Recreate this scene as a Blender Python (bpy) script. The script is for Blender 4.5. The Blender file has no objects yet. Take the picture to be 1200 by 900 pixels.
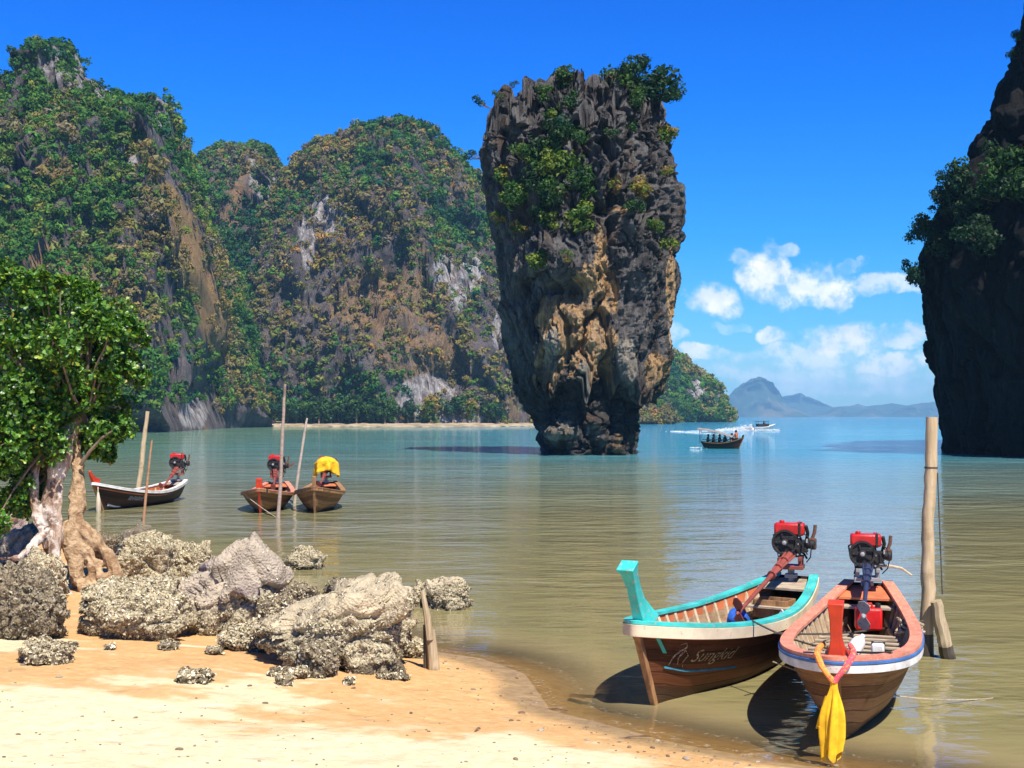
import bpy, math, random
import numpy as np
from mathutils import Vector, Matrix
from mathutils.bvhtree import BVHTree

random.seed(7); rng = np.random.default_rng(7)
S = bpy.context.scene
COL = S.collection
# ------------------------------------------------------------------ camera
H = 2.8; F = 1500.0; HZ = 488.0          # eye height, focal length and horizon row of the 1200 x 900 photograph
cam = bpy.data.objects.new('camera', bpy.data.cameras.new('camera')); COL.objects.link(cam)
cam.location = (0, 0, H); cam.rotation_euler = (math.radians(90), 0, 0)
cam.data.sensor_width = 36; cam.data.lens = 36 * F / 1200
cam.data.shift_y = (HZ - 450) / 1200
cam.data.clip_end = 20000; cam.data.clip_start = 0.1
S.camera = cam
# ------------------------------------------------------------------ light
SUN = Vector((0.30, -0.62, 1.0)).normalized()
sl = bpy.data.lights.new('sun', 'SUN'); sl.energy = 5.0; sl.angle = math.radians(0.5); sl.color = (1, 0.94, 0.84)
so = bpy.data.objects.new('sun', sl); COL.objects.link(so); so.location = (20, -40, 60)
so.rotation_euler = SUN.to_track_quat('Z', 'Y').to_euler()
S.view_settings.view_transform = 'Standard'; S.view_settings.look = 'None'
S.view_settings.exposure = 0.66; S.view_settings.gamma = 1; S.view_settings.use_curve_mapping = False
S.cycles.max_bounces = 6; S.cycles.diffuse_bounces = 2; S.cycles.glossy_bounces = 3
S.cycles.transparent_max_bounces = 8; S.cycles.volume_bounces = 0; S.cycles.sample_clamp_indirect = 6
S.cycles.use_denoising = True

class NT:
    """tiny helper for node trees"""
    def __init__(s, tree): s.t = tree; tree.nodes.clear()
    def n(s, kind, **kw):
        nd = s.t.nodes.new(kind)
        for k, v in kw.items():
            if k == 'i':
                for a, b in v.items():
                    if isinstance(b, bpy.types.NodeSocket): s.t.links.new(b, nd.inputs[a])
                    else: nd.inputs[a].default_value = b
            else: setattr(nd, k, v)
        return nd
    def math(s, op, a, b=0.0, c=None):
        i = {0: a, 1: b}
        if c is not None: i[2] = c
        return s.n('ShaderNodeMath', operation=op, i=i).outputs[0]
    def ramp(s, fac, stops, interp='LINEAR'):
        nd = s.n('ShaderNodeValToRGB', i={0: fac}); cr = nd.color_ramp; cr.interpolation = interp
        while len(cr.elements) < len(stops): cr.elements.new(0.5)
        for e, (p, c) in zip(cr.elements, stops):
            e.position = p; e.color = tuple(c) + (1,) if not isinstance(c, (int, float)) else (c, c, c, 1)
        return nd.outputs[0]
    def mix(s, f, a, b, blend='MIX'):
        nd = s.n('ShaderNodeMix', data_type='RGBA', blend_type=blend)
        for k, v in ((0, f), (6, a), (7, b)):
            if isinstance(v, bpy.types.NodeSocket): s.t.links.new(v, nd.inputs[k])
            else: nd.inputs[k].default_value = v if k == 0 or len(v) == 4 else tuple(v) + (1,)
        return nd.outputs[2]
    def noise(s, vec, scale, detail=4, rough=0.55, dist=0.0, col=False):
        nd = s.n('ShaderNodeTexNoise', i={'Scale': scale, 'Detail': detail, 'Roughness': rough, 'Distortion': dist})
        if vec is not None: s.t.links.new(vec, nd.inputs['Vector'])
        return nd.outputs['Color' if col else 'Fac']
    def mapr(s, v, a, b, c=0.0, d=1.0, smooth=True):
        nd = s.n('ShaderNodeMapRange', i={0: v, 1: a, 2: b, 3: c, 4: d}); nd.interpolation_type = 'SMOOTHSTEP' if smooth else 'LINEAR'
        return nd.outputs[0]
    def scalev(s, vec, xyz):
        return s.n('ShaderNodeVectorMath', operation='MULTIPLY', i={0: vec, 1: xyz}).outputs[0]

# ------------------------------------------------------------------ sky
W = bpy.data.worlds.new('World'); S.world = W; W.use_nodes = True
w = NT(W.node_tree)
sky = w.n('ShaderNodeTexSky', sky_type='NISHITA'); sky.sun_disc = False
sky.sun_elevation = math.asin(SUN.z); sky.sun_rotation = math.atan2(SUN.x, SUN.y)
sky.air_density = 1.0; sky.dust_density = 0.2; sky.ozone_density = 4.0
gen = w.n('ShaderNodeTexCoord').outputs['Generated']
sep = w.n('ShaderNodeSeparateXYZ', i={0: gen})
az = w.math('ARCTAN2', sep.outputs[0], sep.outputs[1]); el = w.math('ARCSINE', sep.outputs[2])
tint = w.ramp(w.mapr(el, 0.0, 1.2, smooth=False),
    [(0.0, (.80, 1.22, 1.45)), (.04, (.50, 1.22, 1.68)), (.115, (.15, 1.05, 2.0)), (.2, (.03, .86, 2.35)), (.3, (.0, .68, 2.35)), (.5, (.06, .40, 1.1)), (1, (.10, .36, .8))])
skyc = w.mix(1.0, sky.outputs[0], tint, 'MULTIPLY')
# cumulus clouds, placed by azimuth and elevation
ae = w.n('ShaderNodeCombineXYZ', i={0: az, 1: el, 2: 0.0}).outputs[0]
n1 = w.noise(ae, 26, 7, .62, col=True)
n1v = w.n('ShaderNodeVectorMath', operation='SUBTRACT', i={0: n1, 1: (.5, .5, .5)}).outputs[0]
warp = w.n('ShaderNodeVectorMath', operation='MULTIPLY_ADD', i={0: n1v, 1: (.050, .036, 0), 2: ae}).outputs[0]
BL = [(835, 352, 32, 19, 1), (895, 328, 30, 26, 1), (925, 340, 38, 20, .95), (958, 335, 30, 22, .9), (985, 343, 24, 22, 1), (913, 299, 24, 9, .5),
      (868, 304, 14, 10, .4), (1040, 338, 46, 13, .75), (825, 416, 32, 10, .9), (905, 395, 24, 13, .9), (985, 402, 46, 22, 1),
      (940, 418, 66, 16, .7), (1055, 396, 42, 13, .85), (1048, 426, 50, 17, .85), (905, 432, 90, 22, .6), (985, 447, 130, 24, .55),
      (790, 394, 18, 12, .55), (1000, 318, 14, 6, .35), (860, 380, 24, 7, .3), (700, 440, 80, 14, .4)]
acc = None
for (px, py, bw, bh, a) in BL:
    c = (math.atan((px - 600) / F), math.atan((HZ - py) / F))
    d = w.n('ShaderNodeVectorMath', operation='SUBTRACT', i={0: warp, 1: (c[0], c[1], 0)}).outputs[0]
    d = w.scalev(d, (F / bw * .98, F / bh * .92, 0))
    ln = w.n('ShaderNodeVectorMath', operation='LENGTH', i={0: d}).outputs['Value']
    v = w.mapr(ln, 1.05, 0.60, 0.0, a)
    acc = v if acc is None else w.math('MAXIMUM', acc, v)
n2 = w.noise(ae, 60, 6, .6)
cov = w.math('MULTIPLY', acc, w.mapr(n2, .34, .58, .25, 1.0))
cov = w.math('MULTIPLY', cov, w.mapr(el, 0.0, .02, .2, 1.0))
cl = w.ramp(w.noise(ae, 38, 5, .6), [(.35, (9.0, 10.6, 13.0)), (.6, (14.0, 14.1, 14.3))])
skyc = w.mix(cov, skyc, cl)
bg = w.n('ShaderNodeBackground', i={0: skyc, 1: 0.055})
w.n('ShaderNodeOutputWorld', i={0: bg.outputs[0]})

# ------------------------------------------------------------------ helpers: pixels <-> world
def on_z(px, py, z=0.0):
    Y = (H - z) * F / (py - HZ); return ((px - 600) / F * Y, Y, z)
def at_y(px, py, Y): return ((px - 600) / F * Y, Y, H - (py - HZ) / F * Y)

# ------------------------------------------------------------------ helpers: noise on numpy arrays
def _h(i, j, k, seed):
    n = (i * 374761393 + j * 668265263 + k * 1440662683 + seed * 1274126177) & 0xffffffff
    n = ((n ^ (n >> 13)) * 1274126177) & 0xffffffff
    n = ((n ^ (n >> 15)) * 2246822519) & 0xffffffff
    return (n ^ (n >> 16)) / 4294967295.0
def vnoise(p, seed=0):
    f = np.floor(p); i = f.astype(np.int64); u = p - f; u = u * u * u * (u * (u * 6 - 15) + 10)
    r = 0
    for a in (0, 1):
        wx = u[:, 0] if a else 1 - u[:, 0]
        for b in (0, 1):
            wy = u[:, 1] if b else 1 - u[:, 1]
            for c in (0, 1):
                wz = u[:, 2] if c else 1 - u[:, 2]
                r = r + wx * wy * wz * _h(i[:, 0] + a, i[:, 1] + b, i[:, 2] + c, seed)
    return r * 2 - 1
def fbm(p, oct=4, seed=0, gain=.5, ridged=False):
    r = 0; a = 1; t = 0
    for o in range(oct):
        v = vnoise(p * (2.03 ** o) + o * 17.3, seed + o)
        if ridged: v = 1 - 2 * np.abs(v)
        r = r + a * v; t += a; a *= gain
    return r / t
def worley(p, seed=0):
    f = np.floor(p); i = f.astype(np.int64); u = p - f
    f1 = np.full(len(p), 9.0); f2 = f1.copy(); cid = np.zeros(len(p)); fac = np.zeros(len(p))
    for a in (-1, 0, 1):
        for b in (-1, 0, 1):
            for c in (-1, 0, 1):
                I, J, K = i[:, 0] + a, i[:, 1] + b, i[:, 2] + c
                ox, oy, oz = a + _h(I, J, K, seed) - u[:, 0], b + _h(I, J, K, seed + 1) - u[:, 1], c + _h(I, J, K, seed + 2) - u[:, 2]
                d = np.sqrt(ox ** 2 + oy ** 2 + oz ** 2)
                m = d < f1
                f2 = np.where(m, f1, np.minimum(f2, d)); hc = _h(I, J, K, seed + 3); cid = np.where(m, hc, cid); f1 = np.where(m, d, f1)
                fac = np.where(m, ox * (hc * 2 - 1) + oy * (_h(I, J, K, seed + 4) * 2 - 1) + oz * (_h(I, J, K, seed + 5) * 2 - 1), fac)
    return f1, f2, cid, fac   # fac: a random tilt per cell, for flat facets
def sstep(a, b, x):
    t = np.clip((x - a) / (b - a), 0, 1); return t * t * (3 - 2 * t)

# ------------------------------------------------------------------ helpers: meshes and objects
def np_mesh(name, V, faces, smooth=True, col=None, matidx=None):
    """faces: one int array (N,k) or a list of such arrays"""
    me = bpy.data.meshes.new(name)
    V = np.asarray(V, dtype=np.float32); fl = faces if isinstance(faces, list) else [faces]
    fl = [np.asarray(f, dtype=np.int32) for f in fl if len(f)]
    me.vertices.add(len(V)); me.vertices.foreach_set('co', V.ravel())
    loops = np.concatenate([f.ravel() for f in fl]); starts = []; o = 0
    for f in fl:
        starts.append(o + np.arange(len(f)) * f.shape[1]); o += f.size
    starts = np.concatenate(starts).astype(np.int32)
    me.loops.add(len(loops)); me.loops.foreach_set('vertex_index', loops)
    me.polygons.add(len(starts)); me.polygons.foreach_set('loop_start', starts)
    me.polygons.foreach_set('use_smooth', np.full(len(starts), smooth, dtype=bool))
    if matidx is not None: me.polygons.foreach_set('material_index', np.asarray(matidx, dtype=np.int32))
    me.update(calc_edges=True); me.validate()
    if col is not None:
        at = me.color_attributes.new('tint', 'FLOAT_COLOR', 'POINT')
        c = np.ones((len(V), 4), dtype=np.float32); c[:, :3] = col; at.data.foreach_set('color', c.ravel())
    return me
def grid_faces(nu, nv, wrap=False):
    i = np.arange(nu if wrap else nu - 1); j = np.arange(nv - 1)
    I, J = np.meshgrid(i, j, indexing='ij'); I2 = (I + 1) % nu
    return np.stack([I * nv + J, I2 * nv + J, I2 * nv + J + 1, I * nv + J + 1], -1).reshape(-1, 4)
def add(name, me, mats=None, parent=None, loc=None, rot=None):
    o = bpy.data.objects.new(name, me); COL.objects.link(o)
    for m in (mats if isinstance(mats, (list, tuple)) else [mats] if mats else []): me.materials.append(m)
    if parent is not None: o.parent = parent
    if loc is not None: o.location = loc
    if rot is not None: o.rotation_euler = rot
    return o
def tag(o, label=None, cat=None, group=None, kind=None):
    for k, v in (('label', label), ('category', cat), ('group', group), ('kind', kind)):
        if v: o[k] = v
    return o
def empty(name, loc=(0, 0, 0), rz=0.0):
    o = bpy.data.objects.new(name, None); COL.objects.link(o); o.location = loc; o.rotation_euler = (0, 0, rz); o.empty_display_size = .2
    return o
def copy_tree(o, parent=None):
    c = o.copy(); COL.objects.link(c)
    if parent is not None: c.parent = parent
    for ch in list(o.children): copy_tree(ch, c)
    return c

class MB:
    """collects simple shapes into one mesh"""
    def __init__(s): s.v = []; s.f = []
    def addv(s, V, Fs):
        o = len(s.v); s.v.extend([tuple(map(float, p)) for p in V]); s.f.extend([tuple(int(i) + o for i in f) for f in Fs])
    def box(s, c, d, M=None):
        x, y, z = (q / 2 for q in d)
        V = [Vector((a * x, b * y, e * z)) for a in (-1, 1) for b in (-1, 1) for e in (-1, 1)]
        if M is not None: V = [M @ p for p in V]
        V = [p + Vector(c) for p in V]
        s.addv(V, [(0, 1, 3, 2), (4, 6, 7, 5), (0, 4, 5, 1), (2, 3, 7, 6), (0, 2, 6, 4), (1, 5, 7, 3)])
    def bar(s, a, b, wd, h, up=(0, 0, 1)):
        s.sweep([a, b], [(wd, h)] * 2, up)
    def sweep(s, pts, sec, up=(0, 0, 1), closed=False, prof=None):
        """sweep a rectangle (w,h) (or a profile of unit offsets) along points"""
        pts = [Vector(p) for p in pts]; n = len(pts)
        prof = prof or [(-.5, -.5), (.5, -.5), (.5, .5), (-.5, .5)]
        k = len(prof); V = []
        for i, p in enumerate(pts):
            if closed: t = pts[(i + 1) % n] - pts[i - 1]
            else: t = pts[min(i + 1, n - 1)] - pts[max(i - 1, 0)]
            t.normalize(); sd = t.cross(Vector(up))
            if sd.length < 1e-4: sd = t.cross(Vector((1, 0, 0)))
            sd.normalize(); u = sd.cross(t); wd, h = sec[i] if isinstance(sec, list) else sec
            V += [p + sd * (a * wd) + u * (b * h) for a, b in prof]
        Fs = []
        for i in range(n if closed else n - 1):
            for j in range(k):
                a, b = i * k + j, i * k + (j + 1) % k; c, d = ((i + 1) % n) * k + (j + 1) % k, ((i + 1) % n) * k + j
                Fs.append((a, b, c, d))
        if not closed: Fs += [tuple(range(k))[::-1], tuple(range((n - 1) * k, n * k))]
        s.addv(V, Fs)
    def tube(s, pts, r, k=8):
        pts = [Vector(p) for p in pts]; n = len(pts); rr = r if isinstance(r, list) else [r] * n; V = []; e = None
        for i, p in enumerate(pts):
            t = (pts[min(i + 1, n - 1)] - pts[max(i - 1, 0)]).normalized()
            e = t.orthogonal() if e is None else e - t * e.dot(t)
            e.normalize(); f = t.cross(e); V += [p + (e * math.cos(2 * math.pi * j / k) + f * math.sin(2 * math.pi * j / k)) * rr[i] for j in range(k)]
        Fs = [(i * k + j, i * k + (j + 1) % k, (i + 1) * k + (j + 1) % k, (i + 1) * k + j) for i in range(n - 1) for j in range(k)]
        s.addv(V, Fs + [tuple(range(k))[::-1], tuple(range((n - 1) * k, n * k))])
    def cyl(s, a, b, r, k=24): s.tube([a, b], r, k)
    def lathe(s, c, axis, prof, k=20):
        """prof: list of (distance along axis, radius)"""
        ax = Vector(axis).normalized(); e1 = ax.orthogonal().normalized(); e2 = ax.cross(e1); c = Vector(c)
        V = []; Fs = []
        for (d, r) in prof:
            V += [c + ax * d + (e1 * math.cos(2 * math.pi * j / k) + e2 * math.sin(2 * math.pi * j / k)) * max(r, 1e-4) for j in range(k)]
        for i in range(len(prof) - 1):
            for j in range(k): Fs.append((i * k + j, i * k + (j + 1) % k, (i + 1) * k + (j + 1) % k, (i + 1) * k + j))
        Fs += [tuple(range(k))[::-1], tuple(range((len(prof) - 1) * k, len(prof) * k))]
        s.addv(V, Fs)
    def build(s, name, mats, parent=None, bevel=0.0, smooth=True, loc=None, rot=None, angle=35):
        me = bpy.data.meshes.new(name); me.from_pydata(s.v, [], s.f); me.update()
        import bmesh
        bm = bmesh.new(); bm.from_mesh(me); bmesh.ops.recalc_face_normals(bm, faces=bm.faces)
        ca = math.radians(angle)
        for e in bm.edges:
            e.smooth = smooth and len(e.link_faces) == 2 and e.calc_face_angle(0) < ca
        for f in bm.faces: f.smooth = smooth
        bm.to_mesh(me); bm.free()
        o = add(name, me, mats, parent, loc, rot)
        if bevel:
            b = o.modifiers.new('bevel', 'BEVEL'); b.width = bevel; b.segments = 2; b.limit_method = 'ANGLE'
        return o

# ------------------------------------------------------------------ helpers: materials
def new_mat(name):
    m = bpy.data.materials.new(name); m.use_nodes = True; return m, NT(m.node_tree)
def finish(t, color, rough=.6, bump=None, bstr=.3, bdist=.02, spec=.5, metal=0.0, coat=0.0):
    i = {'Base Color': color if isinstance(color, bpy.types.NodeSocket) else tuple(color) + (1,), 'Roughness': rough, 'Metallic': metal, 'Specular IOR Level': spec, 'Coat Weight': coat}
    p = t.n('ShaderNodeBsdfPrincipled', i=i)
    if bump is not None:
        b = t.n('ShaderNodeBump', i={'Height': bump, 'Strength': bstr, 'Distance': bdist}); t.t.links.new(b.outputs[0], p.inputs['Normal'])
    t.n('ShaderNodeOutputMaterial', i={0: p.outputs[0]}); return p
def paint(name, c, wear=(.25, .16, .09), amount=.25, rough=.45, scale=9, var=.25, coat=0.0, spec=.5):
    """weathered paint: blotchy tone, chips that show what is underneath"""
    m, t = new_mat(name); P = t.n('ShaderNodeTexCoord').outputs['Object']
    a = t.noise(P, scale * .5, 4); b = t.noise(P, scale * 3, 5, .7)
    lo = tuple(x * (1 - var) for x in c); hi = tuple(min(1, x * (1 + var * .6)) for x in c)
    base = t.mix(t.mapr(a, .3, .7), lo, hi)
    base = t.mix(t.mapr(b, .72 - amount * .35, .76 - amount * .3), base, wear)
    rg = t.mapr(b, .3, .8, rough, min(1, rough + .35))
    finish(t, base, rg, t.noise(P, scale * 6, 3), .15, .01, coat=coat, spec=spec); return m
def wood(name, c1, c2, c3=None, stretch=(1.5, 14, 14), rough=.75, grain=1.0):
    m, t = new_mat(name); P = t.n('ShaderNodeTexCoord').outputs['Object']
    Q = t.scalev(P, stretch); a = t.noise(Q, 2.2, 6, .65, .6); b = t.noise(P, 2.5, 4)
    base = t.mix(t.mapr(a, .3, .7), c1, c2)
    base = t.mix(t.mapr(b, .52, .68, 0, .75), base, c3 or tuple(x * .5 for x in c1))
    finish(t, base, rough, t.noise(Q, 5, 4), .35 * grain, .01, spec=.3); return m
# ================================================================== the setting: beach, water
SHORE_PX = [(-60, 618), (0, 622), (140, 645), (255, 688), (340, 716), (430, 742), (500, 762), (560, 772), (606, 790), (640, 833), (760, 866), (900, 893), (1050, 912)]
_sh = np.array([on_z(a, b)[:2] for a, b in SHORE_PX])
_sh = np.vstack([[(-60, 60), (-22, 33)], _sh, [(4.6, 8.6), (9, 5), (40, -22)]])
def shore_dist(X, Y):
    """metres inland (+) or out to sea (-) of the water's edge"""
    d = np.full(X.shape, 1e9)
    for a, b in zip(_sh[:-1], _sh[1:]):
        ab = b - a; t = np.clip(((X - a[0]) * ab[0] + (Y - a[1]) * ab[1]) / (ab @ ab), 0, 1)
        d = np.minimum(d, np.hypot(X - a[0] - t * ab[0], Y - a[1] - t * ab[1]))
    return np.where(Y < np.interp(X, _sh[:, 0], _sh[:, 1]), d, -d)
def beach_z(X, Y):
    X = np.atleast_1d(np.asarray(X, float)); Y = np.atleast_1d(np.asarray(Y, float))
    d = shore_dist(X, Y)
    p = np.stack([X, Y, X * 0], -1)
    w = .16 * fbm(p * .45, 3, 5); d = d + w
    z = np.where(d > 0, 1.25 * (1 - np.exp(-d * .085)), np.maximum(d * .16, -1.6))
    return z + .025 * fbm(p * 1.3, 3, 9) * sstep(.1, 1.2, d) + .006 * fbm(p * 7, 2, 4) * sstep(0, .5, d)
def on_beach(px, py):
    z = 0.0
    for _ in range(25):
        X, Y, _z = on_z(px, py, z); z = .5 * z + .5 * max(float(beach_z(X, Y)[0]), -.35)
    return (X, Y, z)
xs = np.concatenate([np.linspace(-60, -13, 40)[:-1], np.linspace(-13, 6, 380), np.linspace(6, 60, 40)[1:]])
ys = np.concatenate([np.linspace(-30, 5, 40)[:-1], np.linspace(5, 20, 380), np.linspace(20, 60, 90)[1:]])
X, Y = np.meshgrid(xs, ys, indexing='ij')
Zb = beach_z(X.ravel(), Y.ravel())
dsh = shore_dist(X.ravel(), Y.ravel())
p3 = np.stack([X.ravel(), Y.ravel(), Zb * 0], -1)
# moist orange sand below the rocks, dry cream sand up the beach (a tide mark with a ragged edge)
PYv = HZ + F * (H - Zb) / np.maximum(Y.ravel(), .5)
PXv = 600 + F * X.ravel() / np.maximum(Y.ravel(), .5)
_ed = np.array([on_beach(a, b)[:2] for a, b in [(-80, 812), (0, 812), (90, 806), (150, 812), (230, 838), (300, 856), (390, 848), (470, 852), (540, 868), (600, 856), (640, 862), (720, 884)]] + [(4, 6.2), (40, -30)])
edge = Y.ravel() - np.interp(X.ravel(), _ed[:, 0], _ed[:, 1])
moist = sstep(-.75, .75, edge + 1.1 * fbm(p3 * np.array([.8, 1.3, 1]), 5, 21, .6) + .45 * fbm(p3 * 3.5, 4, 22, .6))
blot = sstep(.05, .40, fbm(p3 * np.array([.9, 1.6, 1]), 5, 31, .6)); moist = np.clip(moist * (1 - .7 * blot), 0, 1)
wet = sstep(.55, .02, dsh + .2 * fbm(p3 * 1.5, 3, 41)) * sstep(-9, -4, X.ravel())
me = np_mesh('beach', np.stack([X.ravel(), Y.ravel(), Zb], -1), grid_faces(len(xs), len(ys)), col=np.stack([moist, wet, dsh * 0], -1))
m, t = new_mat('beach_sand'); P = t.n('ShaderNodeTexCoord').outputs['Object']
at = t.n('ShaderNodeAttribute', attribute_name='tint'); sp = t.n('ShaderNodeSeparateColor', i={0: at.outputs['Color']})
g = t.noise(P, 90, 5, .8); g2 = t.noise(P, 9, 5, .7)
dry = t.mix(t.mapr(g2, .3, .7), (.66, .55, .335), (.78, .67, .44))
moi = t.mix(t.mapr(g2, .3, .7), (.55, .31, .12), (.65, .41, .19))
c = t.mix(t.mapr(t.math('ADD', sp.outputs[0], t.math('MULTIPLY', t.math('SUBTRACT', g2, .5), 1.5)), .15, .85), dry, moi)
c = t.mix(t.mapr(sp.outputs[1], .1, .8), c, t.mix(t.mapr(g2, .3, .7), (.30, .19, .085), (.42, .28, .13)))
c = t.mix(t.mapr(g, .58, .72, 0, .55), c, (.38, .27, .15)); c = t.mix(t.mapr(g, .36, .27, 0, .6), c, (.95, .9, .78))
sm = t.noise(P, 3.2, 5, .7); c = t.mix(t.mapr(sm, .66, .74, 0, .5), c, (.42, .26, .12))
vd = t.n('ShaderNodeTexVoronoi', i={'Vector': t.n('ShaderNodeVectorMath', operation='ADD', i={0: P, 1: t.scalev(t.noise(P, 2.2, 3, col=True), (.5, .5, .5))}).outputs[0], 'Scale': 2.6}); vd.feature = 'SMOOTH_F1'
hgt = t.math('ADD', t.math('ADD', t.noise(P, 14, 6, .75), t.math('MULTIPLY', t.noise(P, 3, 3), 1.2)), t.math('MULTIPLY', t.mapr(vd.outputs['Distance'], .05, .42), 1.0))
finish(t, c, t.mapr(sp.outputs[1], .4, 1, .92, .35), hgt, .6, .05, spec=.25)
tag(add('beach', me, m), 'sandy beach, cream where dry and orange where moist, in the foreground', kind='structure')

# water: one sheet to the horizon, fine near the shore
xs = np.concatenate([[-7000, -3000, -1500, -700, -350, -180, -90, -45], np.linspace(-22, 14, 220), [22, 45, 90, 180, 350, 700, 1500, 3000, 7000]])
ys = np.concatenate([[-40, -15, 0], np.linspace(5, 30, 190), np.linspace(31, 60, 30), [70, 85, 110, 150, 220, 350, 600, 1000, 2000, 4000, 6600]])
X, Y = np.meshgrid(xs, ys, indexing='ij'); x, y = X.ravel(), Y.ravel()
depth = np.clip(-beach_z(x, y), -.3, 2); depth[(y > 58) | (np.abs(x) > 50)] = 2
me = np_mesh('sea_water', np.stack([x, y, x * 0], -1), grid_faces(len(xs), len(ys)), col=np.stack([np.clip(depth / 2, 0, 1)] * 3, -1))
m, t = new_mat('sea_water'); P = t.n('ShaderNodeTexCoord').outputs['Object']; sx = t.n('ShaderNodeSeparateXYZ', i={0: P})
at = t.n('ShaderNodeAttribute', attribute_name='tint'); dep = t.n('ShaderNodeSeparateColor', i={0: at.outputs['Color']}).outputs[0]
big = t.noise(t.scalev(P, (.012, .03, 0)), 1, 3)
far = t.mapr(t.math('ADD', sx.outputs[1], t.math('MULTIPLY', t.math('SUBTRACT', big, .5), 60)), 15, 115)
deepc = t.mix(t.mapr(t.math('ADD', sx.outputs[0], t.math('MULTIPLY', sx.outputs[1], .1)), -25, 30), (.125, .245, .165), (.038, .27, .37))
body = t.mix(far, (.25, .22, .10), deepc)
body = t.mix(t.mapr(dep, .0, .16), (.36, .27, .14), body)
wv = t.noise(t.scalev(P, (.55, 1.0, 1)), 1.1, 3, .5); wv2 = t.noise(t.scalev(P, (.6, 1.1, 1)), 4.5, 3, .55); wv3 = t.noise(t.scalev(P, (.25, .5, 1)), .28, 2)
hgt = t.math('ADD', t.math('ADD', t.math('MULTIPLY', wv, 1.0), t.math('MULTIPLY', wv2, .22)), t.math('MULTIPLY', wv3, 1.6))
calm = t.math('MULTIPLY', t.mapr(dep, .0, .35, .25, 1.0), t.mapr(t.noise(t.scalev(P, (.05, .11, 1)), 1, 4, .6), .36, .62, .5, 1.2))
bmp = t.n('ShaderNodeBump', i={'Height': hgt, 'Strength': t.math('MULTIPLY', calm, t.mapr(sx.outputs[1], 10, 60, .5, 1.0)), 'Distance': t.mapr(sx.outputs[1], 10, 80, .14, .30)})
pr = t.n('ShaderNodeBsdfPrincipled', i={'Base Color': body, 'Roughness': .04, 'IOR': 1.33, 'Specular IOR Level': .5, 'Normal': bmp.outputs[0]})
# clear shallows: the sand shows through the first centimetres; a lacy edge of foam
tr = t.n('ShaderNodeBsdfTransparent', i={0: (.93, .88, .76, 1)})
gl = t.n('ShaderNodeBsdfGlossy', i={'Roughness': .05, 'Normal': bmp.outputs[0]})
fr = t.n('ShaderNodeFresnel', i={'IOR': 1.33, 'Normal': bmp.outputs[0]})
clear = t.n('ShaderNodeMixShader', i={0: fr.outputs[0], 1: tr.outputs[0], 2: gl.outputs[0]})
sh = t.n('ShaderNodeMixShader', i={0: t.mapr(dep, .0, .11, .05, 1), 1: clear.outputs[0], 2: pr.outputs[0]})
fo = t.noise(P, 16, 6, .75); fline = t.math('ADD', dep, t.math('MULTIPLY', t.math('SUBTRACT', t.noise(P, 1.3, 3), .5), .022))
f1 = t.math('MULTIPLY', t.mapr(fline, .000, .006, 0, 1), t.mapr(fline, .016, .010, 0, 1))
f2 = t.math('MULTIPLY', t.mapr(fline, .028, .033, 0, 1), t.mapr(fline, .042, .036, 0, 1))
fm = t.math('MULTIPLY', t.math('MAXIMUM', f1, t.math('MULTIPLY', f2, .7)), t.mapr(fo, .52, .72))
foam = t.n('ShaderNodeBsdfDiffuse', i={0: (.8, .76, .68, 1)})
sh = t.n('ShaderNodeMixShader', i={0: t.math('MULTIPLY', fm, .5), 1: sh.outputs[0], 2: foam.outputs[0]})
t.n('ShaderNodeOutputMaterial', i={0: sh.outputs[0]})
tag(add('sea_water', me, m), 'calm bay water, olive near the beach and turquoise farther out', kind='structure')
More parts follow.
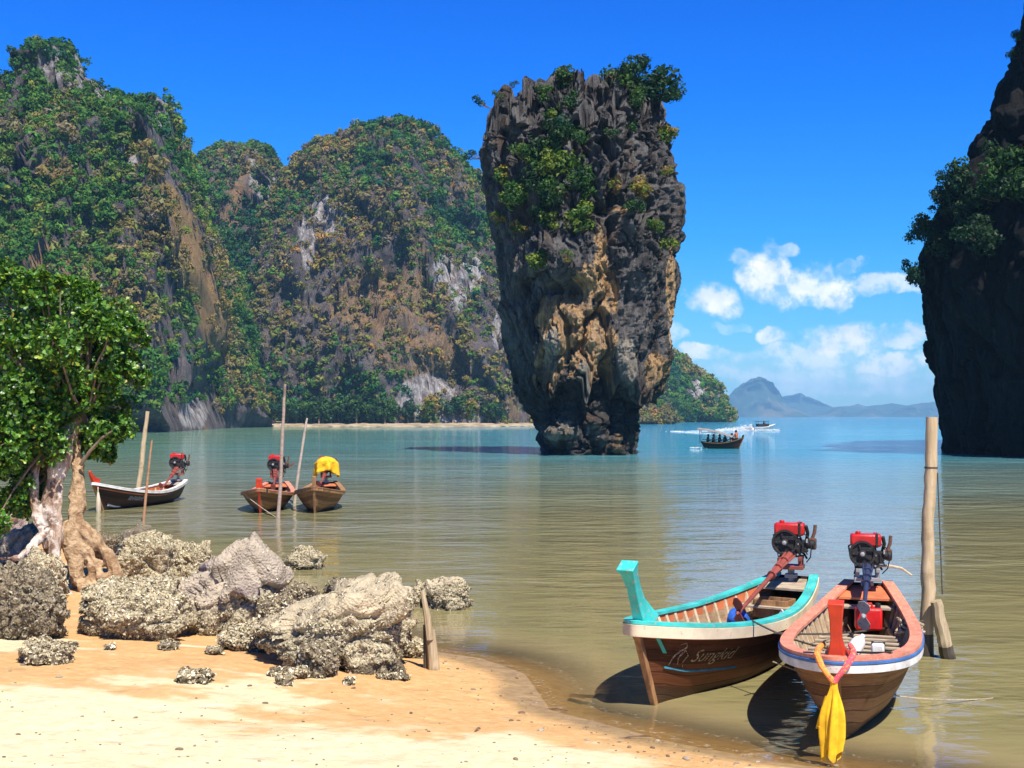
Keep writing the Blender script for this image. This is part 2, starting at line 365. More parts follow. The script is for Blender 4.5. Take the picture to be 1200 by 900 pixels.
# ================================================================== mountains with forest
def leaf_mat(name, rough=.6, trans=.3, spec=.3):
    m, t = new_mat(name); at = t.n('ShaderNodeAttribute', attribute_name='tint')
    p = t.n('ShaderNodeBsdfPrincipled', i={'Base Color': at.outputs['Color'], 'Roughness': rough, 'Specular IOR Level': spec})
    tc = t.mix(1.0, at.outputs['Color'], (1.25, 1.35, .55), 'MULTIPLY')
    tl = t.n('ShaderNodeBsdfTranslucent', i={0: tc})
    mx = t.n('ShaderNodeMixShader', i={0: trans, 1: p.outputs[0], 2: tl.outputs[0]})
    t.n('ShaderNodeOutputMaterial', i={0: mx.outputs[0]}); return m
M_FAR = leaf_mat('far_foliage', .8, .22, .1)
M_LEAF = leaf_mat('glossy_leaf', .38, .25, .5)
M_SHRUB = leaf_mat('shrub_leaf', .55, .3, .3)
def rock_mat(name, dark, mid, light, ochre, scale=1.0, vert=.35, bstr=.6, bdist=.5, tintattr=False):
    m, t = new_mat(name); P = t.n('ShaderNodeTexCoord').outputs['Object']
    Q = t.scalev(P, (1, 1, vert)); a = t.noise(Q, .35 * scale, 8, .7, .4); b = t.noise(Q, 1.7 * scale, 6, .7); o = t.noise(P, .12 * scale, 5, .6)
    c = t.mix(t.mapr(a, .32, .68), dark, mid); c = t.mix(t.mapr(b, .55, .75, 0, .8), c, light); c = t.mix(t.mapr(o, .54, .66, 0, .7), c, ochre)
    if tintattr:
        at = t.n('ShaderNodeAttribute', attribute_name='tint'); s = t.n('ShaderNodeSeparateColor', i={0: at.outputs['Color']})
        c = t.mix(t.mapr(t.math('ADD', s.outputs[0], t.math('SUBTRACT', b, .5)), .25, .75), c, t.mix(t.mapr(b, .35, .65), (.40, .24, .11), ochre))
        c = t.mix(t.mapr(t.math('ADD', s.outputs[1], t.math('SUBTRACT', a, .5)), .3, .75), c, t.mix(t.mapr(b, .38, .62), mid, tuple(x * 1.5 for x in light)))
    c = t.mix(1.0, c, t.ramp(t.noise(Q, 5 * scale, 5, .75), [(.32, (.60, .58, .58)), (.60, (1.35, 1.35, 1.32))]), 'MULTIPLY')
    finish(t, c, .92, t.math('ADD', b, t.noise(Q, 6 * scale, 6, .8)), bstr, bdist, spec=.15); return m
M_KARST = rock_mat('karst_rock', (.075, .066, .070), (.22, .185, .185), (.40, .37, .36), (.40, .25, .12), .35, .35, .9, 3.0, True)

PAL = {'dk': (.024, .072, .016), 'gr': (.052, .145, .026), 'mg': (.095, .200, .034), 'yg': (.19, .215, .038), 'oc': (.225, .17, .055), 'or': (.36, .20, .06), 'pu': (.17, .14, .10), 'tl': (.022, .100, .055)}
def crowns(C, R, col, nleaf, squash=.8, size=.36, seed=1, up=.25):
    """leaf-clump crowns: C centres, R radii, col colours -> verts, quads, colours"""
    r = np.random.default_rng(seed); n = len(C)
    d = r.normal(size=(n, nleaf, 3)); d[:, :, 2] += up; d /= np.linalg.norm(d, axis=2, keepdims=True)
    rad = R[:, None, None] * (0.55 + .5 * r.random((n, nleaf, 1)) ** .6)
    lump = 1 + .28 * np.sin(d[:, :, :1] * 3.1 + r.random((n, 1, 1)) * 6) * np.cos(d[:, :, 1:2] * 3.7 + r.random((n, 1, 1)) * 6)
    pos = C[:, None, :] + d * rad * lump * np.array([1, 1, squash])
    nr = d + .42 * r.normal(size=d.shape); nr /= np.linalg.norm(nr, axis=2, keepdims=True)
    rv = r.normal(size=d.shape); a = np.cross(nr, rv); a /= np.linalg.norm(a, axis=2, keepdims=True) + 1e-9; b = np.cross(nr, a)
    s = R[:, None, None] * size * (.6 + .8 * r.random((n, nleaf, 1)))
    q = np.stack([pos - a * s, pos - b * s * .7, pos + a * s, pos + b * s * .7], 2).reshape(-1, 3)
    q += np.repeat(nr.reshape(-1, 3) * (s.reshape(-1, 1)) * .2, 4, 0) * np.tile(np.array([[1], [-1], [1], [-1]]), (n * nleaf, 1))
    cc = col[:, None, None, :] * (.72 + .56 * r.random((n, nleaf, 1, 1))); cc = np.broadcast_to(cc, (n, nleaf, 4, 3)).reshape(-1, 3)
    return q, np.arange(len(q)).reshape(-1, 4), cc
def mountain(name, sil, Yf, Yr, label, forest_label, ncrown, palette, bare, crad=(1.2, 2.4), step=2.0, seed=1, gexp=2.2, rough=1.0, under=0.0, nleaf=32, dens=.0):
    """sil: ridge line (px, py) seen from the beach; Yf / Yr: depth of foot and ridge per px (lists of (px, depth))"""
    sil = np.array(sil, float); u = np.arange(sil[0, 0], sil[-1, 0] + .1, step); nt = 220
    yf = np.interp(u, *np.array(Yf, float).T); yr = np.interp(u, *np.array(Yr, float).T); zr = H - (np.interp(u, sil[:, 0], sil[:, 1]) - HZ) / F * yr
    tt = np.concatenate([np.linspace(0, 1, nt), np.linspace(1.04, 1.6, 14)])
    U, T = np.meshgrid(u, tt, indexing='ij'); k = np.ones_like(tt)[None, :]
    g = np.where(T <= 1, 1 - (1 - np.minimum(T, 1)) ** gexp, 1 - 1.3 * (T - 1) ** 1.2)
    Y0 = yf[:, None] + (yr - yf)[:, None] * T; X0 = (U - 600) / F * Y0; Z0 = zr[:, None] * g
    V = np.stack([X0, Y0, Z0], -1).reshape(-1, 3); sc = 1.0 / 28
    fade = np.minimum(1, np.minimum(T / .08, 1)).ravel() ; top = (1 - .75 * sstep(.7, 1.0, T)).ravel()
    q = V * np.array([1, .6, .45])
    gul = fbm(q * sc * 1.3, 4, seed, .5, True); rg = fbm(q * sc * 3.5, 4, seed + 9)
    cell = worley(V * np.array([1, 1, .4]) / 9.0, seed + 3)
    dy = (-gul * 11 + rg * 4) * rough * top
    V[:, 1] += (dy - 5 * cell[3] * rough - 1.6 * fbm(V * np.array([.4, .4, .12]), 4, seed + 34, .5, True) * rough) * fade; V[:, 0] += (fbm(q * sc * 2, 3, seed + 20) * 5 + rg * 2) * fade * top * rough
    V[:, 2] += (rg * 2.5 * rough * top + (cell[2] - .5) * 2.4 * rough + (cell[3] * 3.5 + 1.1 * fbm(V * .35, 3, seed + 33)) * rough) * fade
    V[:, 2] = np.where(T.ravel() < 1.25, np.maximum(V[:, 2], -.5 + 3 * T.ravel() * 0), V[:, 2])
    # keep the crest where the photograph has it, jagged edge included
    pg = (HZ - F * (V[:, 2] - H) / V[:, 1]).reshape(len(u), -1); cur = np.min(pg[:, int(nt * .45):], axis=1); kk = np.exp(-np.linspace(-2, 2, 9) ** 2); kk /= kk.sum()
    cur = np.convolve(np.pad(cur, 4, mode='edge'), kk, 'valid'); tgt = np.interp(u, sil[:, 0], sil[:, 1]) + F * crad[0] * 2.0 / yr
    V[:, 2] *= np.repeat(np.clip((HZ - tgt) / np.maximum(HZ - cur, 4), .3, 1.25), len(tt))
    if under:
        m = sstep(under, 0, V[:, 2]) * (T.ravel() < .5); V[:, 1] += 6 * m
    px = 600 + F * V[:, 0] / V[:, 1]; py = HZ - F * (V[:, 2] - H) / V[:, 1]
    ora = np.zeros(len(V)); wht = np.zeros(len(V)); bm = np.zeros(len(V))
    wob = fbm(V * .09, 4, seed + 50)
    for (kind, bx, by, bw, bh, tilt) in bare:
        dx = px - bx; dyy = py - by; dx2 = dx - tilt * dyy
        e = sstep(1.25, .55, np.sqrt((dx2 / bw) ** 2 + (dyy / bh) ** 2) + .55 * wob)
        if kind in 'oO': ora = np.maximum(ora, e * (.55 if kind == 'o' else 1))
        if kind == 'w': wht = np.maximum(wht, e)
        bm = np.maximum(bm, e * {'w': .9, 'o': .18, 'p': .5, 'O': .6}[kind])
    me = np_mesh(name, V, grid_faces(len(u), len(tt)), col=np.stack([ora, wht, bm], -1))
    o = tag(add(name, me, M_KARST), label, kind='structure')
    # forest
    r = np.random.default_rng(seed + 77); nv = len(tt); idx = []
    ui = r.integers(0, len(u) - 1, ncrown * 3); ti = (r.random(ncrown * 3) * (nt + 2)).astype(int)
    i = ui * nv + ti; dn = fbm(V[i] * .045, 4, seed + 60) * .9 + .55 * fbm(V[i] * .2, 2, seed + 61)
    keep = (r.random(len(i)) > bm[i] * .97) & (dn + .62 + dens > r.random(len(i)) * .8) & (V[i, 2] > (under if under else .8)); i = i[keep][:ncrown]
    C = V[i] + r.normal(size=(len(i), 3)) * np.array([.9, .5, .5]); R = crad[0] + (crad[1] - crad[0]) * r.random(len(i)) ** 1.8
    C[:, 2] += R * .35
    hh = fbm(V[i] * np.array([1, 1, 1]) * .03, 3, seed + 70); vz = np.clip(V[i, 2] / 60, 0, 1); cx = 600 + F * V[i, 0] / V[i, 1]
    sel = hh * 1.25 + .22 * r.normal(size=len(i)) + .35 * fbm(V[i] * .09, 2, seed + 71)
    sel = sel + ora[i] * .9
    cols = np.array([PAL[k] for k in palette]); ed = np.linspace(-.75, .85, len(palette) + 1)[1:-1]
    ci = np.searchsorted(ed, sel); col = cols[ci] * .65 + cols[np.clip(ci + r.integers(-1, 2, len(ci)), 0, len(cols) - 1)] * .35; col = col * (.8 + .4 * r.random((len(i), 1)))
    v, f, c = crowns(C, R, col, nleaf, seed=seed + 5)
    fo = add('forest', np_mesh('forest', v, f, False, c), M_FAR)
    tag(fo, forest_label, 'forest', kind='stuff'); return V, u, tt
mountain('mountain', [(218, 215), (228, 188), (240, 178), (255, 171), (275, 167), (298, 165), (312, 168), (325, 180), (333, 196), (338, 230), (352, 300), (370, 420)],
    [(218, 390), (370, 390)], [(218, 470), (370, 470)], 'small rounded limestone peak between the two large green mountains', 'forest covering the small middle peak', 3600,
    ['dk', 'tl', 'gr', 'dk', 'mg', 'pu', 'oc'], [('w', 300, 212, 8, 26, .2), ('w', 318, 225, 8, 25, 0)], (.9, 1.9), 2.0, 3)
mountain('mountain', [(285, 330), (305, 262), (322, 225), (335, 200), (352, 179), (370, 166), (385, 160), (408, 152), (420, 143), (445, 138), (470, 136), (490, 140), (505, 150), (522, 165), (540, 186), (560, 202), (580, 222), (600, 262), (625, 320), (650, 370), (690, 420), (740, 450), (790, 478)],
    [(285, 372), (340, 362), (470, 350), (580, 362), (790, 470)], [(285, 430), (470, 440), (790, 540)], 'big dome shaped limestone mountain behind the rock tower, patched with dry ochre brush', 'dry mixed forest covering the dome shaped mountain', 14000,
    ['dk', 'tl', 'gr', 'mg', 'oc', 'pu', 'oc', 'yg', 'or'],
    [('w', 385, 250, 20, 28, .25), ('w', 362, 290, 12, 40, 0), ('w', 545, 335, 16, 38, -.3), ('w', 520, 318, 14, 24, 0), ('w', 505, 470, 45, 30, .2), ('w', 545, 482, 32, 18, 0), ('p', 365, 360, 32, 70, 0), ('p', 440, 300, 60, 22, -.3), ('o', 450, 355, 70, 50, 0), ('o', 500, 420, 70, 40, 0), ('p', 420, 400, 40, 50, 0), ('p', 340, 265, 8, 40, 0), ('w', 590, 390, 14, 26, 0)],
    (.6, 1.6), 2.0, 11, 2.3, dens=.34)
mountain('mountain', [(-520, 330), (-440, 210), (-330, 150), (-240, 160), (-140, 120), (-60, 104), (0, 98), (12, 104), (20, 103), (28, 80), (38, 58), (52, 49), (64, 46), (78, 43), (94, 51), (102, 68), (111, 84), (122, 88), (132, 97), (146, 108), (160, 112), (176, 110), (190, 107), (203, 114), (207, 140), (214, 160), (224, 186), (236, 224), (250, 262), (266, 300), (282, 340), (296, 392), (306, 440), (320, 492)],
    [(-520, 205), (-140, 215), (190, 222), (232, 262), (262, 300), (320, 338)], [(-520, 270), (-140, 285), (205, 300), (320, 362)], 'tallest craggy limestone mountain at the left, with an orange bare strip on its right flank', 'green forest covering the tall left mountain', 23000,
    ['dk', 'tl', 'gr', 'dk', 'mg', 'gr', 'yg', 'pu', 'oc'],
    [('O', 212, 262, 16, 90, .5), ('O', 240, 350, 22, 75, .3), ('o', 262, 330, 16, 55, .4), ('o', 225, 300, 34, 110, .45), ('w', 92, 80, 16, 30, 0), ('w', 60, 75, 16, 30, 0), ('w', 120, 100, 14, 24, 0), ('w', 188, 135, 14, 26, 0), ('w', 150, 185, 12, 14, 0), ('o', 75, 155, 10, 18, .4), ('o', 62, 200, 22, 12, .4), ('p', 230, 430, 16, 60, 0), ('w', 225, 485, 20, 22, 0), ('p', 190, 490, 50, 20, 0), ('p', 30, 170, 14, 40, 0)],
    (.5, 1.4), 2.0, 23, 2.0, 1.0, 4.5, dens=.34)
mountain('mountain', [(728, 470), (745, 440), (768, 424), (782, 411), (790, 409), (800, 414), (812, 426), (825, 436), (838, 446), (848, 460), (854, 476), (857, 490)],
    [(728, 600), (857, 640)], [(728, 660), (857, 670)], 'low wooded headland jutting out right of the rock tower', 'forest covering the low headland', 1800,
    ['tl', 'dk', 'gr', 'mg', 'oc', 'yg', 'pu'], [('w', 818, 458, 9, 26, .3), ('o', 765, 470, 14, 20, 0), ('w', 838, 470, 6, 16, 0)], (1.2, 2.6), 1.5, 31, 2.2, .8)
# hazy islands far away
def island(name, sil, Yc, depth, label, seed, step=1.5):
    sil = np.array(sil, float); u = np.arange(sil[0, 0], sil[-1, 0] + .1, step); h = H - (np.interp(u, sil[:, 0], sil[:, 1]) - HZ) / F * Yc
    T = np.linspace(0, 2, 40); U, TT = np.meshgrid(u, T, indexing='ij')
    Yv = Yc + (TT - 1) * depth; Xv = (U - 600) / F * Yv; g = 1 - np.abs(1 - TT) ** 2.4
    Z = np.maximum(h, 0)[:, None] * g; V = np.stack([Xv, Yv, Z], -1).reshape(-1, 3)
    L = Yc / 80.; n = fbm(V * np.array([1, .5, .5]) / L, 4, seed); n2 = fbm(V / L * .4, 3, seed + 3, .5, True); e = (g * np.minimum(h / h.max(), 1)[:, None]).ravel()
    V[:, 1] -= n2 * depth * .7 * e; V[:, 2] += (n * .10 + .06 * fbm(V / L * 2.2, 3, seed + 8, .5, True)) * h.max() * e
    me = np_mesh(name, V, grid_faces(len(u), len(T)), col=np.stack([n * 0, sstep(.2, .6, n2) * .45, n * 0], -1)); tag(add(name, me, M_ISLE), label, kind='structure')
M_ISLE = rock_mat('island_rock', (.02, .042, .024), (.045, .07, .04), (.15, .13, .12), (.16, .12, .07), .03, .6, .4, 6.0, True)
island('island', [(848, 488), (852, 466), (860, 455), (872, 450), (880, 447), (890, 445), (898, 449), (905, 458), (914, 468), (922, 476), (934, 480), (944, 484), (950, 488)], 5100, 280, 'sharp blue hazy karst island beyond the headland', 5)
island('island', [(900, 470), (915, 466), (932, 463), (948, 468), (962, 474), (975, 478), (990, 476), (1003, 474), (1014, 477), (1030, 475), (1046, 473), (1060, 476), (1075, 474), (1092, 471), (1110, 474), (1140, 478), (1180, 484)], 6330, 240, 'long pale blue ridge of islands on the far horizon', 6)
island('island', [(925, 489), (945, 486), (968, 485), (975, 480), (984, 478), (992, 483), (1004, 485), (1012, 481), (1024, 479), (1034, 484), (1044, 485), (1054, 479), (1066, 477), (1076, 481), (1086, 478), (1094, 483), (1110, 486), (1130, 489)], 5800, 180, 'string of low dark blue islets in front of the far ridge', 8)
# pale strip of beach at the foot of the mountains
st = [(232, 306, 0), (250, 318, 2), (290, 334, 2.4), (340, 352, 1.5), (470, 342, 2.0), (575, 352, 1.2), (640, 385, 1.5)]
V = []
for (px, Yd, wd) in [(np.interp(a, [s[0] for s in st], [s[0] for s in st]), np.interp(a, [s[0] for s in st], [s[1] for s in st]), np.interp(a, [s[0] for s in st], [s[2] for s in st])) for a in np.linspace(232, 640, 90)]:
    jj = 1.2 * random.random()
    for dd, z in ((-wd - jj, -.1), (0, .22), (6, .6), (22, 1.4)): V.append(((px - 600) / F * (Yd + dd - 3), Yd + dd - 3, z + .2 * random.random()))
m, t = new_mat('far_sand'); P = t.n('ShaderNodeTexCoord').outputs['Object']
finish(t, t.mix(t.mapr(t.noise(P, .3, 5), .35, .65), (.46, .37, .25), (.22, .17, .11)), .95, spec=.1)
tag(add('shingle_shore', np_mesh('shingle_shore', V, grid_faces(90, 4)), m), 'thin pale strip of shore at the foot of the mountains', kind='structure')
# ================================================================== the rock tower in the bay
TY = 97.7
def prof(tab): a = np.array(sorted((b, a) for a, b in tab), float); return a[:, 0], a[:, 1]
LT = prof([(641, 540), (641, 531), (636, 518), (632, 505), (622, 484), (612, 462), (607, 440), (597, 400), (589, 360), (584, 320), (579, 280), (575, 260), (569, 230), (564, 200), (562, 185), (565, 170), (567, 150), (573, 130), (580, 115), (590, 104), (600, 92), (610, 84)])
RT = prof([(738, 540), (739, 531), (744, 505), (745, 485), (749, 470), (755, 457), (768, 447), (779, 436), (783, 420), (779, 400), (781, 380), (782, 360), (785, 345), (788, 330), (788, 310), (793, 300), (796, 280), (797, 262), (795, 240), (790, 215), (786, 190), (781, 165), (779, 140), (776, 120), (768, 104), (752, 92), (740, 84)])
BF = prof([(4.4, 540), (5.2, 525), (5.0, 508), (4.5, 490), (4.6, 470), (5.4, 456), (6.8, 442), (7.2, 425), (7.2, 395), (6.7, 360), (6.9, 345), (7.4, 325), (7.4, 300), (7.0, 270), (6.7, 240), (6.3, 190), (5.6, 150), (4.9, 120), (4.2, 84)])
NTH, NZ = 760, 560
pyr = np.concatenate([np.linspace(537, 110, NZ - 24), 110 - 22 * np.sin(np.linspace(0, 1, 25)[1:] * math.pi / 2)])
shr = np.concatenate([np.ones(NZ - 24), np.cos(np.linspace(0, 1, 25)[1:] * math.pi / 2 * .99)])
zz = H - (pyr - HZ) / F * TY
xl = (np.interp(pyr, *LT) - 600) / F * TY; xr = (np.interp(pyr, *RT) - 600) / F * TY; bf = np.interp(pyr, *BF)
# plan outline: a flat left face in shade, a broad front turned to the sun
poly = np.array([(-1, .35), (-.93, -.15), (-.72, -.72), (-.45, -.95), (.1, -1.0), (.55, -.9), (.9, -.55), (1, -.05), (.85, .6), (.3, .95), (-.4, .95), (-.85, .75)])
pa = np.arctan2(poly[:, 1], poly[:, 0]); o_ = np.argsort(pa); pa = pa[o_]; pr_ = np.hypot(*poly.T)[o_]
pa3 = np.concatenate([pa - 2 * math.pi, pa, pa + 2 * math.pi]); pr3 = np.tile(pr_, 3)
th = np.linspace(0, 2 * math.pi, NTH, endpoint=False); r0 = np.interp((th + math.pi) % (2 * math.pi) - math.pi, pa3, pr3)
ux, uy = np.cos(th) * r0, np.sin(th) * r0
kx = np.where(ux > 0, ux / ux.max(), -ux / ux.min()); ky = uy
TH, PY = np.meshgrid(th, pyr, indexing='ij'); A = ((xr - xl) / 2)[None, :]; CX = ((xr + xl) / 2)[None, :]
SH = shr[None, :]
X = CX + A * kx[:, None] * SH; Yp = TY + np.where(ky[:, None] < 0, bf[None, :], A * .85) * ky[:, None] * SH; Z = np.broadcast_to(zz[None, :], X.shape)
V = np.stack([X, Yp, Z], -1).reshape(-1, 3); PYf = PY.ravel(); SHf = np.broadcast_to(SH, X.shape).ravel()
nx, ny = np.cos(TH).ravel(), np.sin(TH).ravel()
up = sstep(330, 250, PYf)                                  # upper half: sharp grey blades
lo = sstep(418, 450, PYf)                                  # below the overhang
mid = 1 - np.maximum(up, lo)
B = V + 1.0 * np.stack([fbm(V * .5, 3, 71), fbm(V * .5, 3, 72), fbm(V * .5, 3, 73)], -1)
c1 = worley(B * np.array([.62, .62, .14]), 11); c2 = worley(B * np.array([1.3, 1.3, .38]), 12); c3 = worley(B * np.array([.30, .30, .12]), 13)
crack1 = sstep(.0, .22, c1[1] - c1[0]); crack2 = sstep(0, .2, c2[1] - c2[0]); crack3 = sstep(0, .16, c3[1] - c3[0])
d = up * ((c1[2] - .5) * .9 + c1[3] * 1.5 + (crack1 - 1) * 1.0 + (c2[2] - .5) * .35 + c2[3] * .6 + (crack2 - 1) * .25 + .30 * fbm(B * np.array([2.2, 2.2, .5]), 3, 14, .5, True))
d += mid * ((c3[2] - .5) * 1.0 + c3[3] * 1.6 + c2[3] * .35 + (crack3 - 1) * .55 + .25 * (c2[2] - .5) + (crack2 - 1) * .10 + .45 * fbm(V * np.array([1.5, 1.5, .25]), 5, 15, .6, True))
l1 = worley(B * np.array([.75, .75, .6]), 17); l2 = worley(B * 1.9, 18)
d += lo * ((.55 - l1[0]) * 1.2 + l1[3] * 1.2 + (.5 - l2[0]) * .35 + l2[3] * .5 + .5 * fbm(V * np.array([1, 1, .3]), 4, 19, .5, True))
d += (1 - lo) * .22 * fbm(B * np.array([3.2, 3.2, .30]), 3, 27, .6, True)
d += .55 * fbm(V * np.array([.28, .28, .16]), 3, 21) + .20 * fbm(V * 2.2, 4, 22) + .10 * fbm(V * 6, 3, 23, .5, True)
pxv = 600 + F * V[:, 0] / V[:, 1]; front = ny < .2
def dent(px, py, w, h, amt):
    global d
    e = np.exp(-((pxv - px) / w) ** 2 - ((PYf - py) / h) ** 2) * (ny < 0); d = d - amt * e
for a in [(668, 352, 14, 13, 2.6), (650, 348, 14, 7, 1.2), (712, 440, 12, 18, 2.6), (663, 405, 3.5, 30, 1.1), (735, 380, 3, 34, .9), (722, 350, 3, 22, .7), (716, 300, 3, 40, .7), (648, 290, 8, 14, 1.0), (700, 262, 22, 3, 1.3), (640, 200, 12, 50, .8), (688, 130, 8, 24, 1.2), (768, 415, 6, 12, 1.6), (782, 295, 8, 10, 1.5), (690, 505, 16, 20, 1.0), (640, 470, 26, 22, .7), (728, 215, 6, 18, 1.2)]: dent(*a)
for a in [(752, 330, 14, 60, -.8), (697, 412, 16, 26, -.8), (650, 405, 14, 24, -.6), (735, 445, 10, 14, -1.3), (682, 445, 9, 12, -1.2), (700, 205, 12, 40, -1.0), (650, 245, 30, 12, -.8), (664, 505, 16, 12, -2.2), (698, 495, 10, 10, -2.2), (702, 515, 20, 7, -.8), (722, 522, 6, 20, -1.2), (686, 477, 4, 14, -1.5), (633, 330, 18, 30, -.5)]: dent(*a)
edge = np.clip(SHf, .15, 1)
V[:, 0] += nx * (d - .25) * edge * (1 - .5 * np.abs(nx)); V[:, 1] += ny * d * edge
# jagged crest
tp = sstep(190, 108, PYf); bl = worley(V * np.array([.75, .75, .02]), 29)
V[:, 2] += tp * ((bl[2] - .42) * 2.6 - bl[0] * 1.3 - .75) * np.clip(1.2 - SHf * .2, 0, 1)
# hanging drips along the overhang
dr = fbm(np.stack([TH.ravel() * 14, TH.ravel() * 0, TH.ravel() * 0], -1), 3, 33); band = np.exp(-((PYf - 447) / 11) ** 2)
V[:, 2] -= band * np.clip(dr + .15, 0, 1) * 2.6
px2 = 600 + F * V[:, 0] / V[:, 1]; wb = fbm(V * .5, 4, 44); wb2 = fbm(V * np.array([1.2, 1.2, .3]), 3, 45)
ora = np.zeros(len(V)); pale = np.zeros(len(V))
for (bx, by, bw, bh, a) in [(650, 400, 22, 42, 1), (697, 400, 24, 52, 1), (705, 320, 10, 45, .9), (712, 360, 12, 26, .9), (690, 435, 30, 14, .8), (786, 350, 6, 60, .8), (636, 420, 10, 30, .7), (770, 430, 14, 12, .7), (668, 362, 22, 10, .9), (718, 262, 18, 3.5, 1), (723, 235, 6, 16, .6), (690, 490, 14, 10, .35), (722, 520, 7, 18, .5), (610, 320, 8, 40, .3), (610, 370, 8, 30, .3), (700, 345, 24, 20, .8)]:
    ora = np.maximum(ora, a * sstep(1.3, .6, np.sqrt(((px2 - bx) / bw) ** 2 + ((PYf - by) / bh) ** 2) + .7 * wb + .4 * wb2) * (V[:, 1] < TY))
for (bx, by, bw, bh, a) in [(700, 395, 14, 30, .5), (648, 410, 10, 30, .9), (684, 440, 9, 12, 1), (735, 425, 16, 26, .8), (655, 505, 30, 14, .8), (697, 505, 16, 16, .7), (640, 430, 20, 20, .5), (750, 330, 16, 60, .35), (765, 440, 16, 10, .5), (600, 290, 12, 10, .5)]:
    pale = np.maximum(pale, a * sstep(1.3, .5, np.sqrt(((px2 - bx) / bw) ** 2 + ((PYf - by) / bh) ** 2) + .5 * wb2) * (V[:, 1] < TY))
fc = grid_faces(NTH, NZ, True)
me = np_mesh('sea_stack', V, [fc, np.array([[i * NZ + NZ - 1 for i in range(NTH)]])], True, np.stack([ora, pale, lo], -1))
m, t = new_mat('sea_stack_rock'); P = t.n('ShaderNodeTexCoord').outputs['Object']; Q = t.scalev(P, (1, 1, .22))
at = t.n('ShaderNodeAttribute', attribute_name='tint'); s = t.n('ShaderNodeSeparateColor', i={0: at.outputs['Color']})
a = t.noise(Q, .8, 8, .7, .5); b = t.noise(Q, 3.2, 6, .75); k = t.noise(P, 9, 6, .8); st_ = t.noise(t.scalev(P, (1, 1, .06)), 2.2, 5, .65)
c = t.mix(t.mapr(a, .35, .66), (.046, .043, .045), (.275, .255, .245)); c = t.mix(t.mapr(b, .52, .72, 0, .75), c, (.44, .41, .39))
c = t.mix(t.mapr(t.noise(P, .55, 4), .56, .66, 0, .5), c, (.17, .10, .05))
oc = t.mix(t.mapr(b, .3, .66), (.60, .31, .12), (.85, .58, .31)); oc = t.mix(t.mapr(st_, .48, .62, 0, .8), oc, (.20, .16, .13)); oc = t.mix(t.mapr(k, .6, .72, 0, .5), oc, (.68, .5, .3))
c = t.mix(t.mapr(t.math('ADD', s.outputs[0], t.math('MULTIPLY', t.math('SUBTRACT', b, .5), .9)), .3, .62), c, oc)
pl = t.mix(t.mapr(b, .35, .65), (.30, .27, .24), (.72, .62, .48))
c = t.mix(t.mapr(t.math('ADD', s.outputs[1], t.math('MULTIPLY', t.math('SUBTRACT', k, .5), 1.2)), .4, .8), c, pl)
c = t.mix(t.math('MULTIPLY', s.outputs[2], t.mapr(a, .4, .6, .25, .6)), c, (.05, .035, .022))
finish(t, c, .9, t.math('ADD', t.math('MULTIPLY', b, 1.5), t.math('ADD', k, t.math('MULTIPLY', t.noise(Q, 14, 5, .8), .8))), 1.0, .40, spec=.2)
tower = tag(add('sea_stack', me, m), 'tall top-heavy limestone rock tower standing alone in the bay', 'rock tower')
TBVH = BVHTree.FromPolygons([tuple(p) for p in V], [tuple(q) for q in fc])

# ------------------------------------------------------------------ cliff at the right edge, its face in shade
CY = 93.0
CT = prof([(1103, 545), (1104, 533), (1103, 500), (1103, 480), (1100, 450), (1096, 425), (1091, 400), (1085, 375), (1079, 345), (1078, 325), (1081, 300), (1088, 270), (1096, 240), (1105, 215), (1118, 195), (1138, 178), (1143, 150), (1150, 132), (1164, 128), (1170, 105), (1178, 68), (1184, 55), (1186, 35), (1196, 30), (1198, 0), (1215, -60), (1260, -110)])
pyr = np.linspace(542, -105, 430); zz = H - (pyr - HZ) / F * CY; xe = (np.interp(pyr, *CT) - 600) / F * CY
path = np.array([(26, 40), (10, 30), (2.2, 12), (0, 4), (0, 0), (.9, -2.6), (3.4, -9), (6.4, -17), (9, -25), (14, -31), (40, -40)], float)
pl_ = np.concatenate([[0], np.cumsum(np.hypot(*np.diff(path, axis=0).T))]); q = np.concatenate([np.linspace(0, pl_[2], 30)[:-1], np.linspace(pl_[2], pl_[8], 400)[:-1], np.linspace(pl_[8], pl_[-1], 40)])
sx_, sy_ = np.interp(q, pl_, path[:, 0]), np.interp(q, pl_, path[:, 1])
lean = sstep(330, -60, pyr) * 9                            # the top leans back from the sea
X = xe[None, :] + sx_[:, None] + lean[None, :] * sstep(0, 16, -sy_)[:, None] * .8; Yc = CY + sy_[:, None] + 0 * X; Z = zz[None, :] + 0 * X
V = np.stack([X, Yc, Z], -1).reshape(-1, 3)
B = V + .9 * np.stack([fbm(V * .4, 3, 171), fbm(V * .4, 3, 172), fbm(V * .4, 3, 173)], -1)
c1 = worley(B * np.array([.5, .5, .16]), 111); c2 = worley(B * np.array([1.2, 1.2, .5]), 112)
d = (c1[2] - .5) * 1.0 + c1[3] * 1.3 + (sstep(0, .2, c1[1] - c1[0]) - 1) * .7 + (c2[2] - .5) * .5 + .7 * fbm(V * .22, 3, 115) + .15 * fbm(V * 2, 3, 116)
V[:, 0] += 1.9; V[:, 0] -= d * .75; V[:, 1] -= d * .35; V[:, 2] += (c1[2] - .5) * 1.2 * sstep(6, 12, V[:, 2])
M_DARK = rock_mat('shade_black_rock', (.005, .005, .005), (.013, .012, .012), (.04, .04, .042), (.014, .013, .012), .9, .25, .7, .4)  # near-black base colours: the shade on the cliff face is painted into the rock
cf = grid_faces(len(q), len(pyr)); me = np_mesh('cliff', V, cf)
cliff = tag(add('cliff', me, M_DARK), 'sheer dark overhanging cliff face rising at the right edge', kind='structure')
CBVH = BVHTree.FromPolygons([tuple(p) for p in V], [tuple(f) for f in cf])
